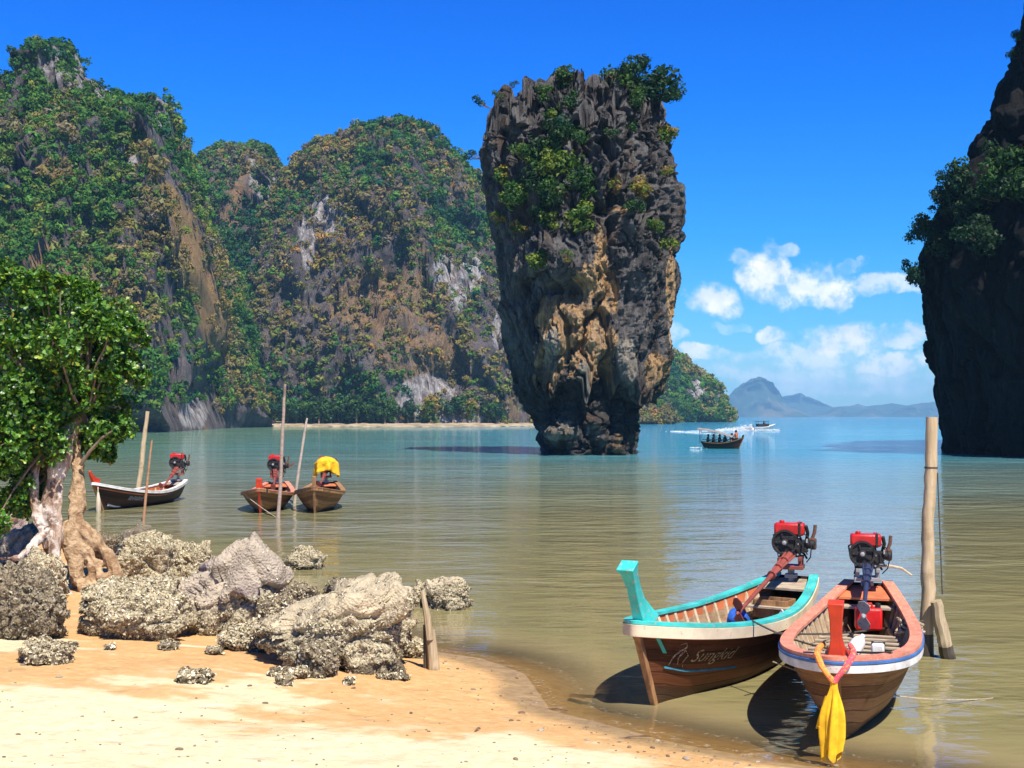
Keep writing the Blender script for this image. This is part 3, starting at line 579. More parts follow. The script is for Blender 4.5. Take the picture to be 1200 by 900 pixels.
# ================================================================== shrubs on the tower and trees on the cliff
def bush_mesh(name, r, cols, nclump=9, nleaf=70, flat=.75, seed=0, leaf=.16, spread=.75):
    g = np.random.default_rng(seed); d = g.normal(size=(nclump, 3)); d /= np.linalg.norm(d, axis=1, keepdims=True)
    C = d * r * spread * g.random((nclump, 1)) ** .5 * np.array([1, 1, flat]); R = r * (.30 + .28 * g.random(nclump))
    col = np.array([PAL2[cols[i % len(cols)]] for i in range(nclump)]) * (.8 + .4 * g.random((nclump, 1)))
    v, f, c = crowns(C, R, col, nleaf, .85, leaf / .4, seed + 1, .3)
    return np_mesh(name, v, f, False, c), C
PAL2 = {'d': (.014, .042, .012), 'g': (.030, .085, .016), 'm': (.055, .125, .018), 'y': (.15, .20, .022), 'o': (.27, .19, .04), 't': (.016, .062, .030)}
M_BARK = wood('bark', (.16, .11, .08), (.28, .21, .16), (.09, .06, .045), (6, 6, 1.5), .9)
def stems_mesh(C, base, r, seed):
    mb = MB(); g = random.Random(seed)
    for c in C:
        c = Vector(c); b = Vector(base); mid = b.lerp(c, .5) + Vector((g.uniform(-.1, .1), g.uniform(-.1, .1), -.08)) * r
        mb.tube([b, mid, c], [r * .05, r * .035, r * .012], 5)
    return mb
def shrub(name, cat, loc, r, cols, label, seed, group=None, flat=.75, nclump=9, nleaf=60, base=(0, .25, -.5), leaf=.16, spread=.75):
    e = tag(empty(name, loc), label, cat, group)
    me, C = bush_mesh('foliage', r, cols, nclump, nleaf, flat, seed, leaf, spread); add('foliage', me, M_SHRUB, e)
    stems_mesh(C, tuple(q * r for q in base), r, seed).build('stem', M_BARK, e)
    return e
def hit(bvh, px, py, back=0.0):
    d = Vector(((px - 600) / F, 1, -(py - HZ) / F)).normalized(); h = bvh.ray_cast(Vector((0, 0, H)), d)
    return (h[0] - d * back) if h[0] is not None else None
TS = [ # px, py, radius px, colours, label
 (733, 88, 22, 'dgtm', 'dense green tree crowning the top of the rock tower left of its tallest bush'),
 (772, 100, 22, 'dtg', 'dark green tree leaning out over the top right corner of the rock tower'),
 (788, 110, 13, 'tg', 'small tree sticking out farthest right from the top of the rock tower'),
 (753, 78, 10, 'gt', 'thin wispy tree between the two big trees on top of the rock tower'),
 (663, 91, 13, 'gm', 'small round bush between the grey spires on top of the rock tower'),
 (641, 112, 10, 'gm', 'bright little bush below the tallest grey spire of the rock tower'),
 (668, 122, 11, 'gmt', 'green bush in the grey rock under the crest of the rock tower'),
 (743, 118, 10, 'mg', 'light green bush just under the top trees of the rock tower'),
 (748, 106, 9, 'mg', 'pale green tuft at the foot of the top trees of the rock tower'),
 (662, 158, 19, 'dgt', 'large dark green tree high on the left front of the rock tower'),
 (645, 140, 9, 'yg', 'yellowish tuft above the large dark tree on the rock tower'),
 (630, 178, 17, 'dgm', 'dark bush left below the large tree on the rock tower'),
 (612, 180, 11, 'mgy', 'light green bush near the left edge high on the rock tower'),
 (648, 196, 20, 'yym', 'broad yellow-green bush with a flat top in the middle of the rock tower'),
 (672, 190, 11, 'ym', 'small bright yellow-green bush right of the broad yellow one'),
 (632, 212, 15, 'dgd', 'shaded dark bush under the broad yellow-green one'),
 (590, 205, 14, 'myo', 'yellow-green bush hanging at the left corner of the rock tower'),
 (602, 228, 15, 'mgy', 'grass green bush below the left corner bush of the rock tower'),
 (648, 228, 15, 'dgm', 'dark green bush in the middle band of the rock tower'),
 (682, 212, 14, 'gmt', 'green bush beside the central grey blade of the rock tower'),
 (690, 228, 9, 'gm', 'small green bush under the central grey blade'),
 (682, 254, 15, 'mmy', 'brightest green bush above the horizontal crack in the rock tower'),
 (648, 260, 11, 'my', 'light green bush over the small ledge left of the crack'),
 (630, 250, 10, 'dg', 'dark little bush on the ledge left of the crack'),
 (634, 308, 14, 'yym', 'yellow-green bush on the ledge above the cave of the rock tower'),
 (665, 298, 8, 'mo', 'thin grassy tuft just above the cave of the rock tower'),
 (719, 214, 7, 'oy', 'small ochre tuft right of the central grey blade'),
 (752, 222, 11, 'oy', 'ochre dry bush on the right half of the rock tower'),
 (745, 240, 10, 'gd', 'dark green bush under the ochre dry bush'),
 (736, 150, 8, 'g', 'tiny green tuft in the grey right half of the rock tower'),
 (716, 158, 8, 'gt', 'little green tuft right of the large dark tree'),
 (778, 158, 12, 'oym', 'dry ochre bush hanging off the right edge below the top tree'),
 (781, 200, 7, 'oy', 'small yellow tuft on the right edge of the rock tower'),
 (782, 287, 11, 'yym', 'bright yellow-green bush by the right overhang of the rock tower'),
 (766, 264, 9, 'my', 'small light bush above the right overhang'),
 (586, 258, 9, 'yo', 'dry tuft low on the left corner of the rock tower'),
 (552, 181, 8, 'dt', 'lone bush jutting out left from the side of the rock tower'),
 (563, 122, 8, 't', 'sparse twiggy bush jutting out at the upper left of the rock tower'),
 (583, 112, 6, 'g', 'small tuft on the upper left shoulder of the rock tower'),
 (602, 100, 5, 'g', 'tiny tuft on the left end of the crest'),
 (608, 268, 9, 'om', 'dry bush on the left front below the dense bushes')]
for i, (px, py, r, cols, lab) in enumerate(TS):
    p = hit(TBVH, px, py, .35) or hit(TBVH, px + (12 if px < 660 else -12), py, .3) or hit(TBVH, px, py + 20, .2)
    x, y, z = at_y(px, py, p.y if p else TY); rr = r / F * y * 1.22; y -= rr * .35
    shrub('shrub' if r < 19 else 'tree', 'shrub' if r < 19 else 'tree', (x, y, z), rr, cols, lab, 300 + i, 'plants growing on the rock tower', .8, 13 if r > 8 else 6, 48 if r > 8 else 36, (0 if abs(px - 680) < 90 else (-.9 if px > 680 else 1.2), .5, -.5), .10, 1.0)
# loose shoots trailing on the tower: a pale dead trunk
mb = MB(); p = hit(TBVH, 640, 300, .3); a = Vector(at_y(641, 300, p.y)); b = Vector(at_y(634, 279, p.y)); mb.tube([a, a.lerp(b, .5) + Vector((.05, 0, .02)), b], [.10, .08, .03], 6)
tag(mb.build('dead_trunk', wood('bleached', (.6, .55, .48), (.75, .7, .62))), 'bleached dead trunk sticking up from the ledge of the rock tower', 'dead tree')
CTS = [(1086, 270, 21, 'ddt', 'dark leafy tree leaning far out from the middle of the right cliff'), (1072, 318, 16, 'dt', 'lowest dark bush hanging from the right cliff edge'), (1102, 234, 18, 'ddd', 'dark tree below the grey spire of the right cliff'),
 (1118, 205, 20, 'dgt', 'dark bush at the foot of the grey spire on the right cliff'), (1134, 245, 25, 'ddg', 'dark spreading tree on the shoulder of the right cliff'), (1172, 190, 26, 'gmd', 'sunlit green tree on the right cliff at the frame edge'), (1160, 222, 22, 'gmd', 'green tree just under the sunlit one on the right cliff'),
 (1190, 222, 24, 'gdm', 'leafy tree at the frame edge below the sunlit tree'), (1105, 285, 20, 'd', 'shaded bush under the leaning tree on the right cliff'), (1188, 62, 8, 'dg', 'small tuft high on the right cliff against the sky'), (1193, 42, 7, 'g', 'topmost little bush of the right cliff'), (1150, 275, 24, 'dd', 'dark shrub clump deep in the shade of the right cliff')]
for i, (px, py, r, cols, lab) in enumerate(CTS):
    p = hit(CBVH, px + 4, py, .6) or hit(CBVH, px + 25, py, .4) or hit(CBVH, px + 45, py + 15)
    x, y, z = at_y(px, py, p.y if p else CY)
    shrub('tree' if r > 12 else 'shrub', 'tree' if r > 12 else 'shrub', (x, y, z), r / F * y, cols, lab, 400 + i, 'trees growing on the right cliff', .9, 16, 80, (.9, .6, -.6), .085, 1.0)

# ------------------------------------------------------------------ single trees along the far shore
protos = []
for k, cols in enumerate(['tdg', 'gmd', 'ymg', 'dtt', 'omy']):
    e = empty('shore_tree', (0, 0, 0)); me, C = bush_mesh('crown', 3.2, cols, 14, 60, .85, 500 + k, .11, .85)
    o = add('crown', me, M_SHRUB, e); o.location = (0, 0, 4.2); mb = MB(); mb.tube([(0, 0, -.5), (.2, 0, 2), (0, .1, 4.4)], [.28, .2, .1], 6)
    for c in C[:6]: mb.tube([(.1, 0, 2.2), tuple(np.array(c) * .8 + [0, 0, 4.2])], [.12, .04], 5)
    mb.build('trunk', M_BARK, e); protos.append(e)
kinds = ['dark bluish green', 'leafy mid green', 'yellowish green', 'very dark', 'dry ochre']
used = set(); g = random.Random(5); xsh = [244 + i * 8.6 + g.uniform(-3, 3) for i in range(40)] + [742 + i * 12 for i in range(9)]
for i, px in enumerate(xsh):
    if 462 < px < 566 and i % 3: continue
    k = g.choice([0, 1, 0, 3, 2, 1, 4]); head = px > 700
    Yd = (np.interp(px, [735, 860], [600, 640]) if head else np.interp(px, [240, 285, 340, 470, 580, 640], [306, 346, 356, 347, 358, 380])) + g.uniform(0, 5)
    s = g.uniform(.75, 1.3) * (1.3 if head else 1.0)
    e = protos[k] if k not in used else copy_tree(protos[k]); used.add(k)
    e.location = ((px - 600) / F * Yd, Yd, .6); e.scale = (s, s, s * g.uniform(.85, 1.15)); e.rotation_euler = (0, 0, g.uniform(0, 6.28))
    tag(e, f"{kinds[k]} tree standing in the row along the {'headland' if head else 'far'} shore", 'tree', f"{kinds[k]} trees along the {'headland' if head else 'far'} shore")
for k, p in enumerate(protos):
    if k not in used:
        for ch in list(p.children): bpy.data.objects.remove(ch)
        bpy.data.objects.remove(p)
# ================================================================== boulders, crusted with oysters
def rock_material(name, crust, bare, dark, moss=None):
    m, t = new_mat(name); P = t.n('ShaderNodeTexCoord').outputs['Object']; at = t.n('ShaderNodeAttribute', attribute_name='tint'); s = t.n('ShaderNodeSeparateColor', i={0: at.outputs['Color']})
    a = t.noise(P, 3.5, 6, .7); b = t.noise(P, 26, 5, .7); v = t.n('ShaderNodeTexVoronoi', i={'Vector': P, 'Scale': 34.0}); v.feature = 'F1'
    cr = t.mix(t.mapr(b, .36, .62), dark, crust); cr = t.mix(t.mapr(v.outputs['Distance'], .12, .5), tuple(min(1, x * 1.25) for x in crust), cr)
    br = t.mix(t.mapr(a, .3, .7), tuple(x * .6 for x in bare), bare); br = t.mix(t.mapr(b, .58, .7, 0, .5), br, tuple(min(1, x * 1.4) for x in bare))
    if moss: br = t.mix(t.mapr(t.noise(P, 1.9, 3), .54, .62), br, moss)
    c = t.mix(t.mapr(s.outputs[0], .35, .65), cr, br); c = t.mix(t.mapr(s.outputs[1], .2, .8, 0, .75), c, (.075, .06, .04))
    h = t.math('ADD', t.math('MULTIPLY', v.outputs['Distance'], -.8), b)
    finish(t, c, .9, h, .8, .03, spec=.2); return m
M_ROCK = rock_material('oyster_rock', (.50, .43, .28), (.60, .50, .34), (.16, .13, .085))
M_ROCKP = rock_material('purple_rock', (.48, .41, .27), (.52, .43, .33), (.14, .115, .08), (.27, .21, .19))
M_ROCKD = rock_material('dark_rock', (.27, .22, .145), (.24, .20, .145), (.06, .048, .034))
def shell_mat():
    m, t = new_mat('oyster_shell'); at = t.n('ShaderNodeAttribute', attribute_name='tint'); finish(t, at.outputs['Color'], .7, spec=.3); return m
M_SHELL = shell_mat()
_ico = {}
def ico(sub):
    if sub not in _ico:
        import bmesh
        bm = bmesh.new(); bmesh.ops.create_icosphere(bm, subdivisions=sub, radius=1); bm.verts.ensure_lookup_table()
        _ico[sub] = (np.array([v.co[:] for v in bm.verts]), np.array([[v.index for v in f.verts] for f in bm.faces])); bm.free()
    return _ico[sub]
def boulder(name, px, py, wpx, hpx, label, seed, mat=None, shape=(0, 0, 0), bare=0.0, shells=1500, sub=6, dz=.0, depth=.85, blocky=.5, Yoff=None, floor=None, name2='boulder', group=None, shell_tone=1.0, rough=1.0, dtop=None):
    """px, py: centre and lowest visible row of the rock in the photograph; wpx, hpx its size there"""
    bx, by, bz = on_beach(px, py) if floor is None else on_z(px, py, floor)
    w = wpx / F * by; h = hpx / F * by * .95; dp = w * depth; by2 = by + dp * .42; bx2 = (px - 600) / F * by2
    U, Fc = ico(sub); p = U.copy(); ax = np.abs(p); nrm = (ax ** (2 + 3 * blocky)).sum(1) ** (1 / (2 + 3 * blocky)); p = p / nrm[:, None]
    n = U * 1.15 + seed * 3.7
    f1, f2, cid, fac = worley(n * 1.25 + .25 * np.stack([fbm(n * 2, 3, seed + 1), fbm(n * 2, 3, seed + 2), fbm(n * 2, 3, seed + 3)], -1), seed)
    k = 1 + .20 * fbm(n * 1.1, 3, seed + 5) + .16 * (cid - .5) + .30 * fac - .10 * sstep(.14, 0, f2 - f1) + .07 * fbm(n * 4, 3, seed + 8, .5, True)
    p = p * k[:, None]
    p[:, 0] += shape[0] * p[:, 2]; p[:, 2] *= 1 + shape[1] * p[:, 0]; p[:, 2] += shape[2] * np.maximum(0, 1 - np.abs(p[:, 0] - .35) * 1.4)
    lo_, hi_ = p.min(0), p.max(0); p = (p - (lo_ + hi_) / 2) / ((hi_ - lo_) / 2)
    sink = .28; p[:, 2] = (p[:, 2] + 1) / 2                                    # 0..1
    V = np.stack([p[:, 0] * w / 2, p[:, 1] * dp / 2, p[:, 2] * h * (1 + sink) - h * sink], -1)
    nr = U / np.array([w / 2, dp / 2, h / 2]); nr /= np.linalg.norm(nr, axis=1, keepdims=True)
    q = V + np.array([bx2, by2, bz])
    g1, g2, gid, _g = worley(q * 14, seed + 20); cr = fbm(q * 5, 4, seed + 22)
    br = sstep(1 - bare - .25, 1 - bare + .15, .62 * p[:, 2] + .35 * (nr[:, 2] * .5 + .5) + .28 * fbm(q * 2.2, 3, seed + 30)) if bare else np.zeros(len(V))
    amp = (1 - .8 * br) * rough
    V = V + nr * (amp * (.045 * cr + .035 * (gid - .5) + .028 * (.5 - g1)) + .012 * fbm(q * 18, 2, seed + 25))[:, None]
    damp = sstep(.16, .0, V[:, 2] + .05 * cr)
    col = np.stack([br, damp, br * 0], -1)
    r = np.random.default_rng(seed); 
    ns = shells; pick = r.integers(0, len(V), ns * 2); pick = pick[(r.random(len(pick)) > br[pick] * .95) & (V[pick, 2] > -.03)][:ns]; ns = len(pick)
    C = V[pick] + nr[pick] * .004; nn = nr[pick] + .75 * r.normal(size=(ns, 3)); nn /= np.linalg.norm(nn, axis=1, keepdims=True)
    a = np.cross(nn, r.normal(size=(ns, 3))); a /= np.linalg.norm(a, axis=1, keepdims=True); b = np.cross(nn, a)
    s = (.010 + .017 * r.random((ns, 1)) ** 1.5)
    sv = np.stack([C - a * s, C - b * s * .55 + nn * s * .3, C + a * s * 1.1, C + b * s * .6 + nn * s * .3], 1).reshape(-1, 3)
    tone = np.array([(.66, .57, .38), (.44, .36, .22), (.74, .67, .50), (.27, .21, .135), (.54, .45, .28)])[r.integers(0, 5, ns)] * (.7 + .5 * r.random((ns, 1))) * shell_tone
    VV = np.concatenate([V, sv]); SF = len(V) + np.arange(ns * 4).reshape(-1, 4); CC = np.concatenate([col, np.repeat(tone, 4, 0)])
    me = np_mesh(name, VV, [Fc, SF], True, CC, np.concatenate([np.zeros(len(Fc)), np.ones(len(SF))]))
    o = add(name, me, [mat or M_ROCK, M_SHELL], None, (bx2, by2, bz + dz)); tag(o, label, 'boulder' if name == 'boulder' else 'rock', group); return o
B = boulder
B('boulder', 277, 750, 146, 128, 'big pointed boulder with a bare grey and purple top on the beach', 3, M_ROCKP, (.12, .1, .5), .42, 5200, 6, shell_tone=.9)
B('boulder', 155, 752, 140, 72, 'low pale oyster covered rock at the left foot of the pointed boulder', 5, None, (.05, .15, 0), 0, 6500, 6, blocky=.2)
B('boulder', 318, 752, 50, 62, 'dark crusted rock under the right flank of the pointed boulder', 51, M_ROCKD, (0, 0, 0), 0, 1500, 5)
B('boulder', 166, 684, 74, 62, 'crusted boulder right behind the mangrove roots', 7, None, (.1, 0, .1), .0, 2600, 6, shell_tone=.9)
B('boulder', 160, 652, 44, 40, 'smooth topped boulder farthest back behind the mangrove roots', 71, M_ROCKD, (.1, .1, .2), .6, 300, 5)
B('boulder', 222, 682, 56, 50, 'squarish crusted boulder left of the pointed boulder peak', 8, None, (0, 0, 0), 0, 2000, 6)
B('boulder', 250, 676, 34, 24, 'small crusted rock wedged behind the pointed boulder', 81, None, (0, 0, 0), 0, 500, 5)
B('boulder', 122, 650, 40, 26, 'dark wet rock in the shade behind the mangrove trunk', 9, M_ROCKD, (0, 0, 0), 0, 300, 5, shell_tone=.5)
B('boulder', 390, 788, 206, 112, 'large smooth topped slab of rock beside the leaning stake', 43, None, (.10, .52, .06), .30, 7500, 6, blocky=.35, shell_tone=.85)
B('boulder', 292, 764, 74, 36, 'low crusted tail of rock left of the smooth topped slab', 11, None, (0, .25, 0), 0, 3600, 6, blocky=.2)
B('boulder', 371, 795, 50, 46, 'knobbly brown rock in front of the smooth topped slab', 12, M_ROCKD, (0, 0, 0), 0, 1300, 5, shell_tone=.7)
B('boulder', 345, 796, 34, 13, 'flat little rock left of the knobbly brown one', 121, None, (0, 0, 0), 0, 500, 5)
B('boulder', 30, 752, 100, 98, 'large dark crusted boulder at the left edge of the beach', 13, M_ROCKD, (-.1, -.35, .15), 0, 3000, 6, shell_tone=.6, blocky=.1)
B('boulder', 52, 700, 56, 60, 'pale crusted rock leaning on the left edge boulder', 131, None, (0, -.2, 0), 0, 2000, 5)
B('boulder', 14, 664, 64, 58, 'tilted grey slab with a bare face left of the mangrove', 14, M_ROCKP, (.35, .45, 0), .55, 300, 5, blocky=.9)
B('boulder', 6, 630, 60, 36, 'grey block half hidden under the mangrove leaves', 141, M_ROCKP, (.1, .1, 0), .8, 100, 5, blocky=.9)
B('boulder', 205, 706, 60, 30, 'crusted rock in the gap left of the pointed boulder', 142, None, (0, 0, 0), 0, 1200, 5)
for a in [(355, 669, 52, 30, 'rounded oyster covered rock standing alone in the shallows', 15, 1200), (353, 706, 40, 24, 'small layered rock in the water right of the pointed boulder', 16, 600), (404, 702, 50, 25, 'ragged low rock in the water above the slab', 17, 800), (409, 706, 24, 15, 'little round rock just in front of the ragged low one', 18, 200)]:
    B('boulder', a[0], a[1], a[2], a[3], a[4], a[5], M_ROCKD if a[5] in (16, 17) else None, (0, 0, 0), 0, a[6], 5, floor=-.02, blocky=.15, shell_tone=.8)
B('boulder', 526, 717, 58, 42, 'larger of the joined pair of rocks in the water right of the slab', 19, None, (-.05, -.15, .1), .12, 1500, 6, floor=-.02, blocky=.3, shell_tone=.75)
B('boulder', 495, 712, 32, 32, 'smaller rock of the joined pair behind the leaning stake', 20, None, (0, 0, 0), 0, 500, 5, floor=-.02, shell_tone=.75)
B('rock', 56, 780, 66, 28, 'flat oyster clump lying alone on the orange sand at the left', 21, None, (0, 0, 0), 0, 2200, 5, blocky=.1, depth=1.1)
B('rock', 228, 802, 42, 16, 'small half buried oyster clump on the sand below the pointed boulder', 22, None, (0, 0, 0), 0, 700, 5, blocky=.1, depth=1.2)
B('rock', 486, 772, 32, 24, 'pale low rock in the nook between slab and stake', 23, None, (0, 0, 0), 0, 300, 5)
B('rock', 455, 797, 28, 6, 'tiny oyster clump by the foot of the slab', 24, None, (0, 0, 0), 0, 200, 4, blocky=.1, depth=1.3)
# small oyster clumps broken off around the feet of the boulders
for i, (px, py) in enumerate([(128, 762), (196, 761), (250, 764), (322, 793), (408, 800), (470, 798), (82, 757), (335, 800)]):
    B('rock', px, py + (i * 7 % 5), 13 + (i * 11 % 14), 6 + (i * 5 % 6), 'small broken oyster clump half buried at the foot of the boulders', 700 + i, M_ROCK if i % 3 else M_ROCKD, (0, 0, 0), 0, 140, 4, blocky=.1, depth=1.1, group='oyster clumps at the foot of the boulders')
# small stones, shells and bits of drift scattered over the sand
g = random.Random(9); stones = []
m_st, t = new_mat('stone'); inf = t.n('ShaderNodeObjectInfo'); P = t.n('ShaderNodeTexCoord').outputs['Object']
finish(t, t.mix(t.mapr(t.noise(P, 30, 4), .35, .65), t.ramp(inf.outputs['Random'], [(0, (.08, .06, .045)), (.4, (.20, .15, .10)), (.7, (.36, .29, .2)), (1, (.6, .54, .44))]), (.14, .10, .07)), .85, spec=.2)
for k in range(4):
    U, Fc = ico(3); v = U * (1 + .3 * fbm(U * 1.4 + k * 7, 3, 900 + k))[:, None] * np.array([1, .8, .5]); stones.append(np_mesh('pebble', v, Fc))
spots = []
for _ in range(6000):
    if len(spots) >= 270: break
    px, py = g.uniform(-5, 900), g.uniform(752, 899); X0, Y0, Z0 = on_beach(px, py); d0 = float(shore_dist(np.array([X0]), np.array([Y0]))[0])
    near = abs(d0 - .35) < .45
    if d0 < -.05 or (not near and g.random() > .22) or (py < 800 and 90 < px < 495): continue
    spots.append((X0, Y0, Z0, near))
for i, (x, y, z, near) in enumerate(spots):
    o = bpy.data.objects.new('pebble', stones[i % 4]); COL.objects.link(o)
    s = g.uniform(.006, .016) * (1 + 1.2 * (g.random() < .08)) * (1.5 if near and g.random() < .25 else 1); o.scale = (s, s * g.uniform(.6, 1), s * .8); o.rotation_euler = (0, 0, g.uniform(0, 6.3)); o.location = (x, y, z + s * .15)
    tag(o, 'tiny weathered pebble lying at the strand line' if near else 'tiny weathered pebble lying on open sand', 'pebble', 'pebbles along the strand line' if near else 'pebbles on the open sand')
for me_ in stones: me_.materials.append(m_st)
M_TWIG = wood('twig', (.13, .08, .05), (.24, .16, .10))
for (px, py, ln, a, lab) in [(742, 866, .34, .3, 'dark curved twig at the edge of the sand'), (652, 833, .22, 2.9, 'short dark stick at the tip of the bow shadow'), (560, 857, .10, 1.1, 'small dark leaf stalk on the sand near the strand line'), (8, 748, .2, .1, 'dark stick lying by the left edge of the sand')]:
    x, y, z = on_beach(px, py); mb = MB(); c, s = math.cos(a), math.sin(a)
    mb.tube([(x - c * ln / 2, y - s * ln / 2, z + .012), (x, y + .03, z + .02), (x + c * ln * .3, y + s * ln * .3 + .02, z + .016), (x + c * ln / 2, y + s * ln / 2, z + .012)], [.006, .010, .009, .004], 6)
    tag(mb.build('twig', M_TWIG), lab, 'twig')
# ------------------------------------------------------------------ the leaning stake in the sand: a stout stub with a thin pole
M_DRIFT = wood('driftwood', (.30, .22, .13), (.50, .40, .26), (.14, .10, .06), (8, 8, 1.2), .85)
M_PALE = wood('pale_pole', (.42, .30, .17), (.60, .46, .29), (.24, .16, .09), (8, 8, .8), .75)
M_WETW = wood('wet_wood', (.05, .04, .03), (.10, .08, .055), (.03, .025, .02), (8, 8, 1), .5)
x, y, z = on_beach(509, 785); st = tag(empty('stake', (x, y, z)), 'weathered two piece wooden stake leaning at the waterline beside the slab', 'stake')
s_ = y / F
mb = MB(); mb.tube([(0, 0, -.15), (-.01, 0, .1), (-5 * s_, .02, 46 * s_)], [7 * s_, 6.8 * s_, 5.6 * s_], 10); mb.build('stub', M_DRIFT, st)
mb = MB(); mb.tube([(-5 * s_, -.03, 36 * s_), (-8 * s_, -.03, 62 * s_), (-14 * s_, 0, 92 * s_)], [4.5 * s_, 4.2 * s_, 2.6 * s_], 8); mb.build('thin_pole', M_DRIFT, st)
mb = MB(); mb.tube([(-10 * s_, .06, -.05), (-10 * s_, .06, 20 * s_), (-11 * s_, .05, 52 * s_)], [3.5 * s_, 3.5 * s_, 2.6 * s_], 7); mb.build('side_slat', M_WETW, st)
# ================================================================== the mangrove at the left
def voxel_mesh(name, mb, vox, disp, mat, parent, seed):
    tmp = mb.build('tmp', None, smooth=True); md = tmp.modifiers.new('r', 'REMESH'); md.mode = 'VOXEL'; md.voxel_size = vox
    sm = tmp.modifiers.new('s', 'SMOOTH'); sm.iterations = 5
    dg = bpy.context.evaluated_depsgraph_get(); dg.update(); me = bpy.data.meshes.new_from_object(tmp.evaluated_get(dg)); me.name = name
    bpy.data.objects.remove(tmp)
    n = len(me.vertices); co = np.empty(n * 3, np.float32); me.vertices.foreach_get('co', co); co = co.reshape(-1, 3).astype(float)
    no = np.empty(n * 3, np.float32); me.vertices.foreach_get('normal', no); no = no.reshape(-1, 3)
    co += no * disp(co)[:, None]; me.vertices.foreach_set('co', co.astype(np.float32).ravel()); me.polygons.foreach_set('use_smooth', np.ones(len(me.polygons), bool)); me.update()
    return add(name, me, mat, parent)
m, t = new_mat('mangrove_bark'); P = t.n('ShaderNodeTexCoord').outputs['Object']; Q = t.scalev(P, (5, 5, 1.4)); a = t.noise(Q, 1.6, 7, .7, .5); b = t.noise(P, 16, 6, .7); k = t.noise(P, 3.4, 5, .65)
c = t.mix(t.mapr(a, .32, .66), (.20, .115, .075), (.60, .45, .34)); c = t.mix(t.mapr(k, .50, .60, 0, .85), c, (.76, .68, .61)); c = t.mix(t.mapr(b, .58, .70, 0, .7), c, (.13, .075, .05))
finish(t, c, .9, t.math('ADD', t.math('MULTIPLY', a, 1.5), b), .8, .05, spec=.15); M_MANG = m
m, t = new_mat('mangrove_root'); P = t.n('ShaderNodeTexCoord').outputs['Object']; a = t.noise(t.scalev(P, (3, 3, 3)), 1.6, 7, .7, .8); b = t.noise(P, 20, 6, .7)
c = t.mix(t.mapr(a, .32, .66), (.28, .165, .085), (.60, .43, .26)); c = t.mix(t.mapr(b, .58, .72, 0, .6), c, (.20, .12, .06)); finish(t, c, .9, t.math('ADD', t.math('MULTIPLY', a, 1.5), b), .8, .05, spec=.15); M_MROOT = m
bx, by, bz = on_beach(90, 692); ms = by / F                         # one pixel of the photograph at the tree
def tp(px, py, d=0.0): return ((px - 90) * ms, d, (692 - py) * ms * (1 + 0.0))
mang = tag(empty('mangrove_tree', (bx, by, bz)), 'gnarled mangrove with pale twisted trunk and glossy leaves at the left', 'tree')
mb = MB()
mb.tube([tp(66, 640, -.05), tp(62, 600, -.08), tp(66, 565, -.05), tp(72, 535, 0), tp(74, 505, .1), tp(70, 470, .2), tp(60, 430, .3)], [x * ms for x in (14, 12, 11, 12, 11, 8, 5)], 12)      # pale front stem
mb.tube([tp(48, 600, -.1), tp(43, 585, -.12), tp(42, 562, -.12), tp(46, 545, -.1)], [x * ms for x in (8, 6.5, 6, 4)], 9)                                     # dead stub
mb.tube([tp(60, 620, -.15), tp(50, 610, -.12), tp(46, 600, -.1)], [x * ms for x in (10, 9, 8)], 9)
for (pts, rr) in [([(62, 618, -.12), (48, 636, -.35), (38, 650, -.5), (12, 649, -.55)], (7, 5, 4, 2)), ([(70, 615, -.15), (72, 645, -.3), (76, 668, -.4), (90, 688, -.5), (112, 698, -.55)], (8, 7, 6, 5.5, 4)), ([(58, 625, 0), (52, 655, 0), (40, 690, .1)], (9, 6, 5)),
                  ([(72, 620, 0), (60, 660, .2), (58, 700, .2)], (9, 7, 6)), ([(48, 634, -.35), (58, 645, -.4), (56, 660, -.42)], (4, 3, 2))]:
    mb.tube([tp(*q) for q in pts], [x * ms for x in rr], 9)
voxel_mesh('trunk', mb, .013, lambda co: .022 * fbm(co * np.array([9, 9, 3]), 5, 61, .6) + .034 * fbm(co * np.array([6, 6, 2]), 4, 62, .6, True) - .05 * sstep(.62, .8, fbm(co * 5, 2, 65) * .5 + .5) - .02, M_MANG, mang, 1)
mb = MB()
mb.tube([tp(84, 640, .1), tp(85, 600, .15), tp(86, 570, .2), tp(84, 545, .25), tp(80, 515, .25), tp(84, 480, .3), tp(95, 440, .4)], [x * ms for x in (19, 13, 9, 7.5, 7.5, 6, 4)], 12)
for (pts, rr) in [([(82, 625, .1), (88, 650, 0), (92, 672, -.1), (108, 692, -.2), (128, 700, -.25)], (16, 13, 9, 7, 5)), ([(92, 620, .1), (108, 634, .05), (122, 642, 0), (132, 655, -.05), (138, 672, -.1), (142, 690, -.15)], (14, 10, 8, 8, 8, 6)),
                  ([(90, 640, .05), (104, 648, -.05), (114, 662, -.1), (122, 674, -.15), (132, 676, -.15)], (12, 7, 6, 7, 7)), ([(110, 660, -.1), (108, 676, -.15), (118, 690, -.2)], (6, 6, 5)), ([(132, 676, -.15), (120, 690, -.2), (112, 700, -.25)], (7, 7, 5)),
                  ([(86, 640, .2), (80, 670, .3), (84, 700, .3)], (13, 9, 7)), ([(100, 640, .25), (120, 665, .4), (135, 690, .5)], (11, 8, 6)), ([(130, 660, 0), (122, 660, -.05), (113, 655, -.08)], (4, 3, 4))]:
    mb.tube([tp(*q) for q in pts], [x * ms for x in rr], 9)
voxel_mesh('buttress_root', mb, .013, lambda co: .020 * fbm(co * np.array([9, 9, 5]), 5, 63, .6) + .034 * fbm(co * np.array([6, 6, 3]), 4, 64, .6, True) - .05 * sstep(.60, .78, fbm(co * 4.5, 2, 66) * .5 + .5) - .02, M_MROOT, mang, 2)
